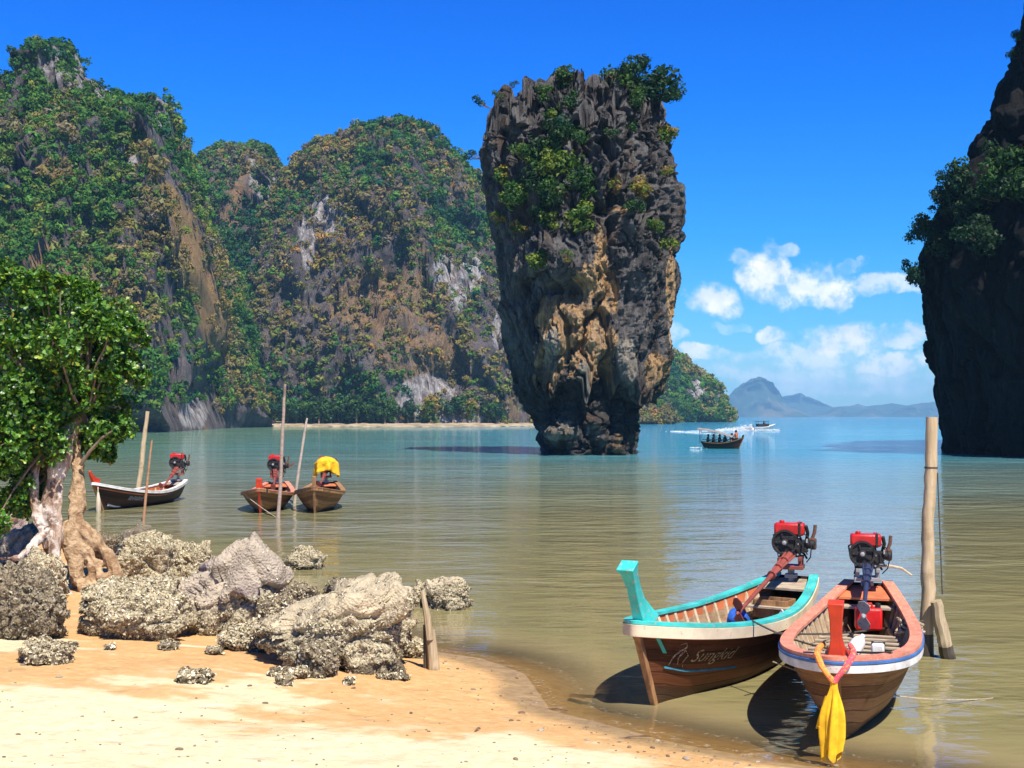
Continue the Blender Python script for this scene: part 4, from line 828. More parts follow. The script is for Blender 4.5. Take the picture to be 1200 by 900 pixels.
# branches and leafy sprays
CL = [] # px, py, depth, r px
for (px, py, r) in [(20, 345, 34), (55, 355, 34), (95, 372, 36), (130, 385, 30), (148, 385, 16), (25, 400, 44), (75, 415, 46), (120, 425, 38), (145, 415, 20), (160, 392, 9), (20, 460, 44), (65, 470, 44), (110, 462, 34), (20, 510, 40), (60, 512, 32), (108, 506, 30), (132, 510, 20), (14, 555, 36), (40, 540, 26), (98, 528, 18), (112, 534, 12), (26, 590, 22), (30, 545, 36), (95, 455, 36), (100, 490, 26), (68, 425, 40), (30, 430, 40), (60, 500, 30), (18, 600, 20), (40, 565, 22), (10, 520, 34), (48, 500, 34), (78, 450, 34), (84, 490, 24), (40, 480, 36), (12, 585, 24), (-25, 360, 40), (-30, 420, 50), (-30, 480, 50), (-30, 540, 45), (6, 322, 18), (88, 340, 14), (70, 330, 8), (140, 440, 18), (30, 575, 18)]:
    px = px if px < 90 else 90 + (px - 90) * .70
    for k in range(3):
        CL.append((px + random.uniform(-.5, .5) * r, py + random.uniform(-.5, .4) * r, random.choice([-1, 0, 1]) * .55 + random.uniform(-.4, .4) + (.5 if 80 < px else .1), r * random.uniform(.5, .75)))
mb = MB(); g = random.Random(3)
for (px, py, d, r) in CL:
    b0 = Vector(tp(*( (72, 490, .1) if px < 75 else (88, 480, .3)))); e0 = Vector(tp(px, py, d)); md = b0.lerp(e0, .5) + Vector((0, 0, g.uniform(-.2, .1)))
    mb.tube([b0, b0.lerp(md, .6) + Vector((0, 0, -.05)), md, md.lerp(e0, .5) + Vector((0, g.uniform(-.1, .1), .03)), e0], [.035, .03, .02, .014, .005], 6)
mb.tube([tp(102, 478, .1), tp(108, 460, 0), tp(116, 438, -.1)], [.022, .018, .012], 7); mb.tube([tp(92, 545, .1), tp(106, 528, 0), tp(122, 512, -.05), tp(134, 505, -.1)], [.03, .025, .018, .01], 7)
mb.tube([tp(5, 505, -.7), tp(18, 490, -.75), tp(26, 478, -.8)], [.012, .01, .006], 6)
mb.build('branch', M_BARK, mang)
r = np.random.default_rng(17); LV = []; LC = []
for (px, py, d, rp) in CL:
    c0 = np.array(tp(px, py, d)); R = rp * ms; nros = int(60 + 130 * (R / .35) ** 2)
    dd = r.normal(size=(nros, 3)); dd[:, 2] += .15; dd /= np.linalg.norm(dd, axis=1, keepdims=True); ctr = c0 + dd * R * (.45 + .65 * r.random((nros, 1)))
    axis = dd + .5 * r.normal(size=dd.shape) + np.array([0, -.15, .55]); axis /= np.linalg.norm(axis, axis=1, keepdims=True)
    for j in range(6):
        side = np.cross(axis, r.normal(size=axis.shape)); side /= np.linalg.norm(side, axis=1, keepdims=True)
        dr = axis * (.35 + .5 * r.random((nros, 1))) + side; dr /= np.linalg.norm(dr, axis=1, keepdims=True); bi = np.cross(dr, axis); bi /= np.linalg.norm(bi, axis=1, keepdims=True); nn = np.cross(bi, dr)
        L = .045 + .050 * r.random((nros, 1)) ** 1.5; wd = L * (.24 + .06 * r.random((nros, 1)))
        p0 = ctr + dr * .008; p1 = ctr + dr * L * .40 + bi * wd * .8 + nn * L * .05; p2 = ctr + dr * L * .78 + bi * wd + nn * L * .03; p3 = ctr + dr * L; p4 = ctr + dr * L * .78 - bi * wd + nn * L * .03; p5 = ctr + dr * L * .40 - bi * wd * .8 + nn * L * .05
        LV.append(np.stack([p0, p1, p2, p3, p4, p5], 1))
        base = np.array([(.022, .070, .009), (.055, .165, .013), (.115, .25, .018), (.25, .33, .025), (.08, .19, .02)])[r.choice(5, nros, p=[.25, .32, .24, .06, .13])] * (.75 + .5 * r.random((nros, 1)))
        yl = r.random(nros) < .008; base[yl] = (.42, .30, .05)
        LC.append(np.repeat(base[:, None, :], 6, 1))
LV = np.concatenate(LV).reshape(-1, 3); LC = np.concatenate(LC).reshape(-1, 3); i = np.arange(len(LV) // 6)[:, None] * 6
fc = np.concatenate([i + np.array([[0, 1, 2, 3]]), i + np.array([[0, 3, 4, 5]])])
add('foliage', np_mesh('foliage', LV, fc, False, LC), M_LEAF, mang)
# ================================================================== long-tail boats
def hull_mat(name, c1, c2, worn, rough, nplank=7.0):
    """plank-built hull: seams and plank tones follow the strakes (the 'tint' attribute), with scuffs and a stained foot"""
    m, t = new_mat(name); P = t.n('ShaderNodeTexCoord').outputs['Object']; at = t.n('ShaderNodeAttribute', attribute_name='tint'); s = t.n('ShaderNodeSeparateColor', i={0: at.outputs['Color']})
    pk = t.math('MULTIPLY', s.outputs[0], nplank); fr = t.math('FRACT', pk); idx = t.math('FLOOR', pk)
    wn = t.n('ShaderNodeTexWhiteNoise', noise_dimensions='1D', i={'W': idx}).outputs['Value']
    Q = t.n('ShaderNodeCombineXYZ', i={0: t.math('MULTIPLY', s.outputs[1], 2.2), 1: t.math('MULTIPLY', s.outputs[0], 26), 2: wn}).outputs[0]
    g = t.noise(Q, 1.6, 6, .7, .5); sc = t.noise(Q, 3.4, 6, .8); bl = t.noise(P, 3, 5, .7)
    c = t.mix(t.mapr(t.math('ADD', g, t.math('MULTIPLY', t.math('SUBTRACT', wn, .5), .35)), .3, .7), c1, c2)
    c = t.mix(t.mapr(sc, .54, .68, 0, .9), c, worn); c = t.mix(t.mapr(bl, .56, .7, 0, .6), c, tuple(x * .4 for x in c1))
    c = t.mix(t.mapr(s.outputs[0], .34, .12, 0, .65), c, (.05, .04, .025))
    seam = t.math('MAXIMUM', t.mapr(fr, .05, .0), t.mapr(fr, .95, 1.0)); c = t.mix(t.math('MULTIPLY', seam, .85), c, (.012, .008, .006))
    finish(t, c, t.mapr(sc, .4, .7, rough, .9), t.math('SUBTRACT', g, t.math('MULTIPLY', seam, 1.5)), .5, .012, spec=.2); return m
M_HULLD = hull_mat('hull_dark', (.055, .017, .007), (.14, .046, .018), (.26, .12, .055), .6)
M_HULLB = hull_mat('hull_brown', (.15, .070, .028), (.32, .17, .075), (.52, .34, .15), .7)
M_HULLK = hull_mat('hull_black', (.020, .010, .009), (.050, .022, .017), (.07, .04, .03), .5)
M_INNER = wood('inner_planks', (.20, .125, .07), (.34, .23, .14), (.10, .065, .04), (1.2, 9, 9), .85)
M_RIB = wood('rib_wood', (.44, .33, .20), (.62, .50, .34), (.25, .17, .1), (3, 9, 9), .85)
M_BOARD = wood('floor_wood', (.30, .23, .16), (.50, .41, .30), (.17, .12, .08), (9, 2, 9), .85)
M_STEM = wood('stem_wood', (.20, .10, .045), (.40, .22, .10), (.10, .05, .025), (9, 9, 1.5), .7)
M_TURQ = paint('turquoise_paint', (.045, .50, .46), (.36, .34, .26), .42, .4, 7)
M_TURQP = paint('pale_turquoise_paint', (.16, .58, .54), (.5, .45, .35), .35, .45)
M_CREAM = paint('cream_paint', (.66, .54, .38), (.42, .30, .18), .3, .5, 5)
M_PINK = paint('salmon_paint', (.66, .23, .14), (.60, .36, .24), .5, .5)
M_ORNG = paint('orange_paint', (.58, .16, .06), (.40, .2, .1), .3, .5)
M_WHITE = paint('white_paint', (.72, .70, .66), (.35, .28, .2), .3, .45)
M_BLUE = paint('blue_line_paint', (.05, .16, .42), (.3, .3, .3), .3, .45)
M_RED = paint('red_post_paint', (.60, .045, .012), (.35, .10, .05), .2, .4)
M_ENGR = paint('engine_red', (.52, .008, .008), (.10, .02, .018), .38, .35, 12, coat=.2)
M_SHAFT = paint('rust_red_shaft', (.26, .055, .04), (.14, .07, .05), .4, .5)
M_BLACK = paint('engine_black', (.013, .013, .014), (.09, .05, .03), .42, .5, 14)
M_RUST = paint('rusty_iron', (.13, .06, .035), (.05, .03, .025), .5, .85)
M_STEEL = paint('dull_steel', (.30, .30, .31), (.18, .10, .06), .4, .4)
M_NAVY = paint('navy_shaft', (.02, .03, .08), (.10, .08, .07), .3, .5)
M_YCLOTH = paint('yellow_cloth', (.85, .47, .01), (.80, .40, .01), .1, .8, 20)
M_BCLOTH = paint('blue_cloth', (.02, .12, .55), (.02, .1, .4), .1, .8, 20)
M_ROPE = wood('rope', (.34, .27, .18), (.55, .46, .32), (.2, .15, .1), (20, 20, 20), .9)
M_DROPE = wood('dark_rope', (.05, .045, .04), (.12, .10, .08), None, (20, 20, 20), .9)
M_LET = paint('letter_paint', (.66, .48, .25), (.10, .045, .022), .75, .6, 30)
M_LETW = paint('faded_letter_paint', (.42, .42, .38), (.1, .06, .05), .55, .6, 30)
M_TEALLINE = paint('teal_line_paint', (.03, .24, .34), (.08, .06, .05), .5, .6, 20)
M_PLASTIC = paint('white_plastic', (.78, .76, .74), (.6, .58, .52), .2, .35)
M_REDCAN = paint('red_plastic', (.62, .012, .01), (.35, .02, .02), .12, .35)

class Hull:
    def __init__(s, L, B, sw=.40, full=2.3, blunt=.6, zm=.56, rb=.26, rs=.2, draft=.16, rake=.45, wide=.55, foot=.12):
        s.__dict__.update(locals())
    def wf(s, q):
        q = np.asarray(q, float)
        a = s.sw + (1 - s.sw) * np.sin(np.clip(q / s.wide, 0, 1) * math.pi / 2) ** .9
        b = np.maximum(1 - (np.clip((q - s.wide) / (1 - s.wide), 0, 1)) ** s.full, 0) ** s.blunt
        return np.where(q < s.wide, a, b)
    def zg(s, q): return s.zm + s.rb * np.clip((q - .4) / .6, 0, 1) ** 2 + s.rs * np.clip((.45 - q) / .45, 0, 1) ** 2
    def pt(s, q, t, side, off=0.0):
        q = np.asarray(q, float); t = np.asarray(t, float)
        x = -s.L / 2 + s.L * q - s.rake * (1 - t) * sstep(.55, 1, q) + .25 * (1 - t) * sstep(.35, 0, q)
        p = .42 + .5 * sstep(.5, 1, q); y = (s.B / 2 * s.wf(q) + off) * np.maximum(t, 1e-6) ** p
        zk = -s.draft + s.foot * sstep(.85, 1, q) + .20 * sstep(.25, 0, q)
        return np.stack([x, side * y, zk + (s.zg(q) - zk) * t], -1)
    def half(s, q, z):
        zk = float(s.pt(q, 0, 1)[2]); t = np.clip((z - zk) / (float(s.zg(q)) - zk), .02, 1); return float(s.pt(q, t, 1)[1]) - .03
    def surf(s, x, t, side, off):
        lo, hi = 0.0, 1.0
        for _ in range(30):
            m = (lo + hi) / 2
            if s.pt(m, t, side)[0] < x: lo = m
            else: hi = m
        p = s.pt(lo, t, side); a = s.pt(lo, min(1, t + .03), side) - s.pt(lo, t - .03, side); b = s.pt(min(1, lo + .02), t, side) - s.pt(lo - .02, t, side)
        n = np.cross(b, a); n /= np.linalg.norm(n) + 1e-9
        if n[1] * side < 0: n = -n
        return p + n * off
def rim_path(h, n=46, off=0.0, t=1.0, q0=0.0):
    q = q0 + (1 - q0) * (1 - (1 - np.linspace(0, 1, n)) ** 2.0)
    a = h.pt(q, np.full(n, t), 1.0); b = h.pt(q[:-1], np.full(n - 1, t), -1.0)[::-1]
    P = np.concatenate([a, b]); T = np.gradient(P[:, :2], axis=0); T /= np.linalg.norm(T, axis=1, keepdims=True) + 1e-9
    N = np.stack([T[:, 1], -T[:, 0]], -1) * 1.0
    N = np.where((N[:, 0] * (P[:, 0]) / h.L + N[:, 1] * P[:, 1] / h.B)[:, None] < 0, -N, N)
    N[n - 1] = (1, 0)
    Q = P.copy(); Q[:, :2] += N * off; return P, N, Q
def band(h, o0, o1, z0, z1, n=46, zfall=0.0):
    """flat board following the rim: from offset o0 to o1 (outward), height z0..z1 about the gunwale"""
    P, N, _ = rim_path(h, n); m = len(P); mb = MB(); V = []
    for k, (o, z) in enumerate([(o0, z0), (o1, z0), (o1, z1), (o0, z1)]):
        q = P.copy(); q[:, :2] += N * o
        bad = np.sign(q[:, 1]) * np.sign(P[:, 1]) < 0; q[bad & (np.abs(P[:, 1]) > 1e-6), 1] = 0
        q[:, 2] += z; V.append(q)
    V = np.stack(V, 1).reshape(-1, 3); Fs = []
    for i in range(m - 1):
        for j in range(4): Fs.append((i * 4 + j, i * 4 + (j + 1) % 4, (i + 1) * 4 + (j + 1) % 4, (i + 1) * 4 + j))
    Fs += [(0, 1, 2, 3), tuple((m - 1) * 4 + j for j in (3, 2, 1, 0))]; mb.addv(V, Fs); return mb
def build_engine(root, x0, z0, mats, rz=0.0, scale=1.0, shaft=None, tiller=None, mount=True, lift=.42):
    """single cylinder engine on its stand, tail swung forward into the boat"""
    red, shm = mats
    mb = MB(); mb.box((0, 0, 0), (.26, .24, .24)); mb.box((-.03, -.16, .02), (.18, .10, .16)); mb.box((.02, .0, .14), (.34, .16, .05)); mb.lathe((.02, -.20, .05), (0, -1, 0), [(0, .05), (.03, .06), (.10, .06), (.12, .03)], 12)
    for k in range(5): mb.box((-.03, -.215, -.05 + .035 * k), (.16, .012, .012))
    mb.tube([(-.10, -.1, -.05), (-.16, -.16, -.1), (-.12, -.2, -.16)], .016, 6); mb.tube([(.1, .12, -.08), (.14, .16, -.14), (.05, .17, -.2)], .012, 6)
    en = mb.build('engine', M_BLACK, root, .008, loc=(x0, 0, z0 + lift), rot=(0, 0, rz)); en.scale = (scale, -scale, scale)
    mb = MB(); mb.box((0, .02, .25), (.22, .40, .17)); o = mb.build('fuel_tank', red, en, .03)
    mb = MB(); mb.lathe((.03, .12, .335), (0, 0, 1), [(0, .035), (.03, .035), (.035, .028)], 14); mb.box((0, -.10, .342), (.16, .03, .02)); mb.build('tank_cap', red, en, .004)
    mb = MB(); mb.box((.0, -.12, .25), (.24, .03, .185)); mb.tube([(.05, -.2, .3), (.0, -.22, .2), (-.06, -.2, .1)], .025, 8); mb.build('air_filter', M_BLACK, en, .004)
    mb = MB(); c = (.14, .07, .08)
    mb.lathe(c, (1, 0, 0), [(0, .15), (0, .172), (.05, .172), (.05, .145), (.02, .13), (.02, .05), (.06, .05), (.07, .02)], 32)
    for k in range(5):
        a = k * 1.2566; mb.box((c[0] + .03, c[1] + math.cos(a) * .09, c[2] + math.sin(a) * .09), (.02, .025, .09), Matrix.Rotation(a - math.pi / 2, 3, 'X'))
    mb.build('flywheel', M_BLACK, en)
    mb = MB(); mb.lathe((.215, .07, .08), (1, 0, 0), [(0, .03), (.012, .03), (.02, .015)], 12); mb.build('flywheel_hub', M_STEEL, en)
    mb = MB()
    for y in (-.13, .13): mb.box((0, y, -.14), (.40, .05, .05)); mb.box((.12, y, -.20), (.05, .05, .10)); mb.box((-.1, y, -.20), (.05, .05, .10))
    mb.box((0.02, 0, -.26), (.30, .34, .05)); mb.build('engine_bed', M_STEEL if shm is not M_SHAFT else shm, en, .005)
    mb = MB(); mb.tube([(0, 0, -.24), (0, 0, min(-.3, -lift / scale - .06))], [.05, .04], 10); mb.box((0, 0, -lift / scale + .02), (.16, .16, .05)); mb.build('swivel', M_STEEL, en, .004)
    mb = MB()
    for pts, r_ in [([(.02, .16, .22), (-.05, .24, .16), (-.06, .22, .02), (.0, .14, -.06)], .012), ([(-.08, -.1, .16), (-.17, -.12, .10), (-.18, -.04, -.04), (-.1, .02, -.12)], .014), ([(.13, -.06, .14), (.20, -.14, .10), (.18, -.2, -.02), (.08, -.22, -.08)], .009), ([(.10, .14, .17), (.16, .18, .05), (.12, .16, -.12)], .007), ([(.1, -.18, .2), (.17, -.24, .16), (.16, -.28, .02), (.05, -.26, -.12), (-.05, -.2, -.2)], .008)]: mb.tube(pts, r_, 7)
    mb.build('hose', M_BLACK, en)
    mb = MB(); mb.tube([(-.06, -.2, .08), (-.10, -.27, .12), (-.10, -.30, .20), (-.13, -.31, .30)], .024, 9); mb.lathe((-.1, -.285, .02), (0, 0, 1), [(-.05, .03), (-.03, .045), (.09, .045), (.11, .025)], 12); mb.build('exhaust_pipe', M_RUST, en)
    mb = MB()
    for (bx_, by_, bz_) in [(.133, -.10, -.08), (.133, -.10, .06), (.133, .11, -.08), (.133, -.02, -.10), (.133, -.06, .10)]: mb.lathe((bx_, by_, bz_), (1, 0, 0), [(0, .014), (.012, .014)], 6)
    mb.box((.06, -.215, .10), (.07, .02, .05)); mb.box((-.02, -.10, .17), (.08, .06, .04)); mb.build('bracket', M_STEEL, en)
    if tiller:
        mb = MB(); mb.tube(tiller, [.018] * (len(tiller) - 1) + [.012], 7); mb.build('tiller', shm if shm is M_SHAFT else M_RIB, en)
    if shaft:
        (sx, sy, sz) = shaft; a = Vector((.16, 0, -.08)); b = Vector((sx, sy, sz)); ax = (b - a).normalized(); mb = MB(); mb.tube([a, a.lerp(b, .35), b], [.045, .032, .022], 10)
        mb.tube([a + Vector((0, .06, .02)), a.lerp(b, .30) + Vector((0, .03, .02)), a.lerp(b, .42)], .016, 7); mb.tube([a + Vector((0, -.06, -.02)), a.lerp(b, .32) + Vector((0, -.03, 0)), a.lerp(b, .44)], .016, 7)
        for k in (.12, .25, .38): mb.lathe(a.lerp(b, k), ax, [(-.02, .06), (.02, .06)], 10)
        sh = mb.build('drive_shaft', shm, en)
        e1 = ax.orthogonal().normalized(); e2 = ax.cross(e1); mb = MB(); mb.lathe(b, ax, [(-.04, .03), (.03, .035), (.08, .01)], 10)
        for k in range(2):
            s_ = 1 if k == 0 else -1; up = Vector((0, 0, 1)); up = (up - ax * up.dot(ax)).normalized(); rt = ax.cross(up)
            V = [b + up * s_ * r_ * .19 + rt * w_ * .19 * s_ + ax * tw * s_ for r_, w_, tw in [(.12, -.15, -.01), (.5, -.42, -.035), (.85, -.32, -.04), (1, 0, 0), (.85, .32, .04), (.5, .42, .035), (.12, .15, .01)]]
            V2 = [p + ax * .014 for p in V]; n_ = len(V); mb.addv(V + V2, [tuple(range(n_)), tuple(range(2 * n_ - 1, n_ - 1, -1))] + [(i, (i + 1) % n_, n_ + (i + 1) % n_, n_ + i) for i in range(n_)])
        mb.build('propeller', shm if shm is M_SHAFT else M_STEEL, en)
    return en
def text_on_hull(h, txt, x0, tc, size, side, mat, parent, shear=.35, off=.006, name='lettering', sx=1.0, slope=0.0):
    cu = bpy.data.curves.new(name, 'FONT'); cu.body = txt; cu.size = size; cu.shear = shear; cu.resolution_u = 3; o = bpy.data.objects.new('tmp', cu); COL.objects.link(o)
    dg = bpy.context.evaluated_depsgraph_get(); dg.update(); me = bpy.data.meshes.new_from_object(o.evaluated_get(dg)); bpy.data.objects.remove(o)
    for v in me.vertices:
        u, w_ = v.co.x * sx, v.co.y; x = x0 - u if side > 0 else x0 + u
        v.co = Vector(h.surf(x, tc + slope * u + w_ / .8, side, off))
    me.name = name; me.update(); return add(name, me, mat, parent)
def longtail(name, label, bow, stern, h, hullm, rimm, strake, group, post=None, postm=None, ribs=14, innerm=None, innerband=None, stemm=None, rim=(-.11, .035), engine=None, boards=None, thwarts=(), z=0.0, ext=0.0, roll=0.0, trim=0.0):
    b = Vector(bow); s_ = Vector(stern); f = (b - s_).normalized(); c = (b + s_) / 2
    root = tag(empty(name, (c.x, c.y, z), math.atan2(f.y, f.x)), label, 'boat', group); root.rotation_euler = (roll, trim, math.atan2(f.y, f.x))
    n, k = 56, 14; q = 1 - (1 - np.linspace(0, 1, n)) ** 2.0; tt = np.linspace(-1, 1, 2 * k + 1)
    Qg, Tg = np.meshgrid(q, tt, indexing='ij'); tab = np.abs(Tg) ** 1.15
    V = h.pt(Qg.ravel(), tab.ravel(), np.sign(Tg.ravel()) + (Tg.ravel() == 0))
    Fs = grid_faces(n, 2 * k + 1); me = np_mesh('hull', V, Fs, True, np.stack([tab.ravel(), V[:, 0] / 2 + 2, tab.ravel() * 0], -1))
    hull = add('hull', me, [hullm, innerm or M_INNER], root); so_ = hull.modifiers.new('thickness', 'SOLIDIFY'); so_.thickness = .028; so_.offset = 0; so_.material_offset = 1; so_.material_offset_rim = 0
    # fix which side is the outside
    me.update(); pz = me.polygons[(n // 2) * 2 * k + 2]; 
    if pz.normal.y * pz.center.y < 0: me.flip_normals()
    # transom
    mb = MB(); ti = np.linspace(-1, 1, 17); P = h.pt(np.zeros(17), np.abs(ti), np.sign(ti) + (ti == 0)); P2 = P + np.array([.035, 0, 0]); mb.addv(list(P) + list(P2), [tuple(range(17)), tuple(range(33, 16, -1))] + [(i, i + 1, 18 + i, 17 + i) for i in range(16)] + [(16, 0, 17, 33)]); mb.build('transom', hullm, root, smooth=False)
    band(h, rim[0], rim[1], .0, .032).build('gunwale', rimm, root, .006)
    o_in = rim[1]
    for nm, m_, z0, z1, ex in strake: band(h, -.012, ex, z0, z1).build(nm, m_, root, .004)
    if innerband: band(h, rim[0] + .02, rim[0] + .05, -.13, -.002).build('inner_band', innerband, root)
    # ribs
    if ribs:
        for qv in np.linspace(.10, .90, ribs):
            mb = MB(); ti = np.linspace(-.97, .97, 23); P = h.pt(np.full(23, qv), np.abs(ti) ** 1.1, np.sign(ti) + (ti == 0)); cen = np.array([0, 0, h.zg(qv)])
            P = P.copy(); P[:, 1] *= .955; P[:, 2] += .035 * (1 - np.abs(ti)) + .012; P[:, 0] = P[:, 0].mean() * 1.0 * 0 + P[:, 0]
            mb.sweep(P, (.038, .055), (1, 0, 0)); mb.build('rib', M_RIB, root)
        for sd in (1, -1):
            mb = MB(); qs = np.linspace(.08, .9, 26); P = h.pt(qs, np.full(26, .62), sd); P[:, 1] -= sd * .055; mb.sweep(P, (.022, .06), (0, 0, 1)); mb.build('stringer', M_RIB, root)
    if boards:
        for (qv, w_, zf) in boards:
            bw = h.half(qv, zf) * .90; xx = -h.L / 2 + h.L * qv; mb = MB(); g_ = random.Random(int(qv * 1000)); mb.box((xx, 0, zf), (w_, bw * 2, .02), Matrix.Rotation(g_.uniform(-.03, .03), 3, 'Z')); mb.build('floor_board', M_BOARD, root, .003)
    for (qv, w_, zf) in thwarts:
        bw = h.half(qv, zf) * .96; mb = MB(); mb.box((-h.L / 2 + h.L * qv, 0, zf), (w_, bw * 2, .028)); mb.build('thwart', M_BOARD, root, .004)
    # stern deck
    mb = MB(); w0 = float(h.B / 2 * h.wf(.02)); w1 = float(h.B / 2 * h.wf(.11)); za, zb = float(h.zg(.02)) - .01, float(h.zg(.11)) - .012; xa, xb = -h.L / 2 + .03, -h.L / 2 + h.L * .11
    V = [(xa, -w0 + .03, za), (xa, w0 - .03, za), (xb, w1 - .03, zb), (xb, -w1 + .03, zb)]; V += [(x, y, z_ - .03) for x, y, z_ in V]; mb.addv(V, [(0, 1, 2, 3), (7, 6, 5, 4), (0, 4, 5, 1), (1, 5, 6, 2), (2, 6, 7, 3), (3, 7, 4, 0)])
    mb.build('stern_deck', M_BOARD if innerband else M_ORNG, root, .003)
    # stem board down the cutwater
    mb = MB(); ts = np.linspace(.0, .985, 14); P = h.pt(np.full(14, 1.0), ts, 1.0); P[:, 1] = 0; P[:, 0] += .012; mb.sweep(P, [(.075 - .02 * (1 - t_), .07) for t_ in ts], (1, 0, 0)); mb.build('stem', stemm or M_STEM, root, .008)
    if post:
        zb = float(h.zg(1.0)); mb = MB(); P = [(h.L / 2 + a, 0, zb + z_) for a, z_, _, _ in post]; mb.sweep(P, [(w_, d_) for _, _, d_, w_ in post], (1, 0, 0)); mb.build('bow_post', postm, root, .008)
    if engine: build_engine(root, -h.L / 2 + engine.pop('x', .14), float(h.zg(0)), engine.pop('mats'), **engine)
    return root
GB = 'long-tail boats moored off the beach'
def PT(px, py, z=0): return on_z(px, py, z)[:2]
# ---- near left boat: turquoise rim
hA = Hull(4.35, 1.22, sw=.40, full=1.9, blunt=.72, zm=.64, rb=.20, rs=.20, draft=.14, rake=.42)
bowA = Vector((1.17, 12.10)); dA = Vector((.535, .845)).normalized(); sternA = bowA + dA * 4.35
boatA = longtail('longtail_boat', 'near wooden long-tail boat with turquoise rim and flared turquoise bow post', bowA, sternA, hA, M_HULLD, M_TURQ,
    [('strake', M_CREAM, -.115, -.004, .05)], GB, post=[(-.24, -.05, .30, .15), (-.15, .06, .22, .12), (-.04, .20, .135, .10), (.05, .36, .105, .10), (.13, .50, .115, .13), (.18, .57, .15, .18)], postm=M_TURQ,
    ribs=16, innerband=M_ORNG, rim=(-.07, .04), boards=[(q_, .07, .40) for q_ in (.32, .37, .42, .47, .57, .62, .67, .79, .84)], thwarts=[(.20, .16, .56), (.50, .15, .50), (.73, .13, .52)],
    engine=dict(mats=(M_ENGR, M_SHAFT), x=.16, rz=.25, scale=.90, lift=.36, shaft=(2.05, .42, -.60), tiller=[(-.1, 0, -.05), (-.3, .0, .03), (-.62, .02, .14)]))
hullA = [c for c in boatA.children if c.name.startswith('hull')][0]
text_on_hull(hA, 'Sungkid', 1.50, .60, .165, 1, M_LET, hullA, .45, .022, sx=1.25)
mb = MB()
for (a, z_) in [((1.42, .52), .03), ]: pass
V = [hA.surf(1.78 - 1.1 * k / 20, .50 - .002 * k, 1, .02) for k in range(21)]; mb.sweep(V, (.006, .02), (0, 0, 1)); mb.build('painted_line', M_TEALLINE, hullA)
for (x0, t0, pts) in [(1.74, .62, [(0, -.08), (.02, .02), (.07, .08), (.13, .12), (.10, .16), (.04, .14)]), (1.63, .55, [(0, .0), (-.03, .07), (.02, .15), (.08, .10), (.05, .02), (.12, -.06)])]:
    mb = MB(); V = [hA.surf(x0 - a, t0 + b / .8, 1, .02) for a, b in pts]; mb.sweep(V, [(.006, .006), (.006, .014), (.006, .016), (.006, .012), (.006, .008), (.006, .005)], (0, 0, 1)); mb.build('painted_flourish', M_LET, hullA)
mb = MB(); V = [hA.surf(float(hA.pt(1, t_, 1)[0]) - .13 - .02 * k, t_, 1, .02) for k, t_ in enumerate((.86, .80, .74, .68))]; mb.sweep(V, (.006, .06), (0, 1, 0)); mb.build('painted_band', M_TURQ, hullA)
# ---- near right boat: salmon rim, red post
hB = Hull(4.75, 1.20, sw=.38, full=2.3, blunt=.62, zm=.64, rb=.17, rs=.22, draft=.14, rake=.50, wide=.55)
bowB = Vector((2.64, 10.45)); sternB = Vector((4.16, 14.95))
boatB = longtail('longtail_boat', 'near wooden long-tail boat with salmon pink rim and upright red bow post', bowB, sternB, hB, M_HULLB, M_PINK,
    [('white_strake', M_WHITE, -.10, -.03, .055), ('blue_strake', M_BLUE, -.028, -.002, .062)], GB, post=[(-.20, -.06, .28, .22), (-.13, .05, .15, .13), (-.10, .16, .10, .09), (-.08, .32, .10, .10), (-.05, .47, .125, .13)], postm=M_RED,
    ribs=18, rim=(-.075, .045), boards=[(q_, .075, .47) for q_ in (.30, .345, .39, .44, .49, .54, .585, .63, .675, .72, .765, .81)], thwarts=[(.13, .2, .66)],
    engine=dict(mats=(M_ENGR, M_NAVY), x=.20, rz=.1, scale=.86, lift=.30, shaft=(1.75, .12, -.50), tiller=[(-.05, -.1, -.10), (-.1, -.3, -.10), (-.1, -.45, -.13), (-.1, -.58, -.22)]))
hullB = [c for c in boatB.children if c.name.startswith('hull')][0]
# ---- three boats farther out
hC = Hull(5.9, 1.35, sw=.34, full=1.8, blunt=.75, zm=.42, rb=.42, rs=.22, draft=.14, rake=.62)
boatC = longtail('longtail_boat', 'dark hulled long-tail boat with white rim beside two poles at the left', PT(101, 601), PT(217, 584), hC, M_HULLK, M_WHITE,
    [('strake', M_WHITE, -.05, -.004, .05)], GB, post=[(-.24, -.04, .34, .15), (-.05, .08, .2, .10), (.10, .22, .12, .07), (.2, .36, .08, .05)], postm=M_RED, ribs=12, innerband=M_ORNG, innerm=M_ORNG, rim=(-.09, .05), thwarts=[(.4, .2, .3), (.6, .2, .3)],
    engine=dict(mats=(M_ENGR, M_SHAFT), x=.16, rz=.3, scale=1.15, lift=.52, shaft=(1.9, .2, -.6), tiller=[(-.1, 0, 0), (-.4, 0, .1), (-.6, .05, .12)]))
hullC = [c for c in boatC.children if c.name.startswith('hull')][0]
for k in range(7):                                                  # a faded, unreadable painted name
    mb = MB(); V = [hC.surf(1.50 - .10 * k - dx, .62 + dz, 1, .022) for dx, dz in ((0, -.06), (.015, .12), (.06, .12 - .05 * (k % 2)), (.055, -.05 + .03 * (k % 3)))]; mb.sweep(V, (.006, .022), (0, 0, 1)); mb.build('painted_mark', M_LETW, hullC)
mb = MB(); V = [hC.surf(2.22 - .6 * k / 10, .28, 1, .02) for k in range(11)]; mb.sweep(V, [(.008, .09 - .007 * k) for k in range(11)], (0, 0, 1)); mb.build('white_bow_flash', M_WHITE, hullC)
hD = Hull(4.9, 1.5, sw=.42, full=1.7, blunt=.8, zm=.46, rb=.26, rs=.2, draft=.12, rake=.35)
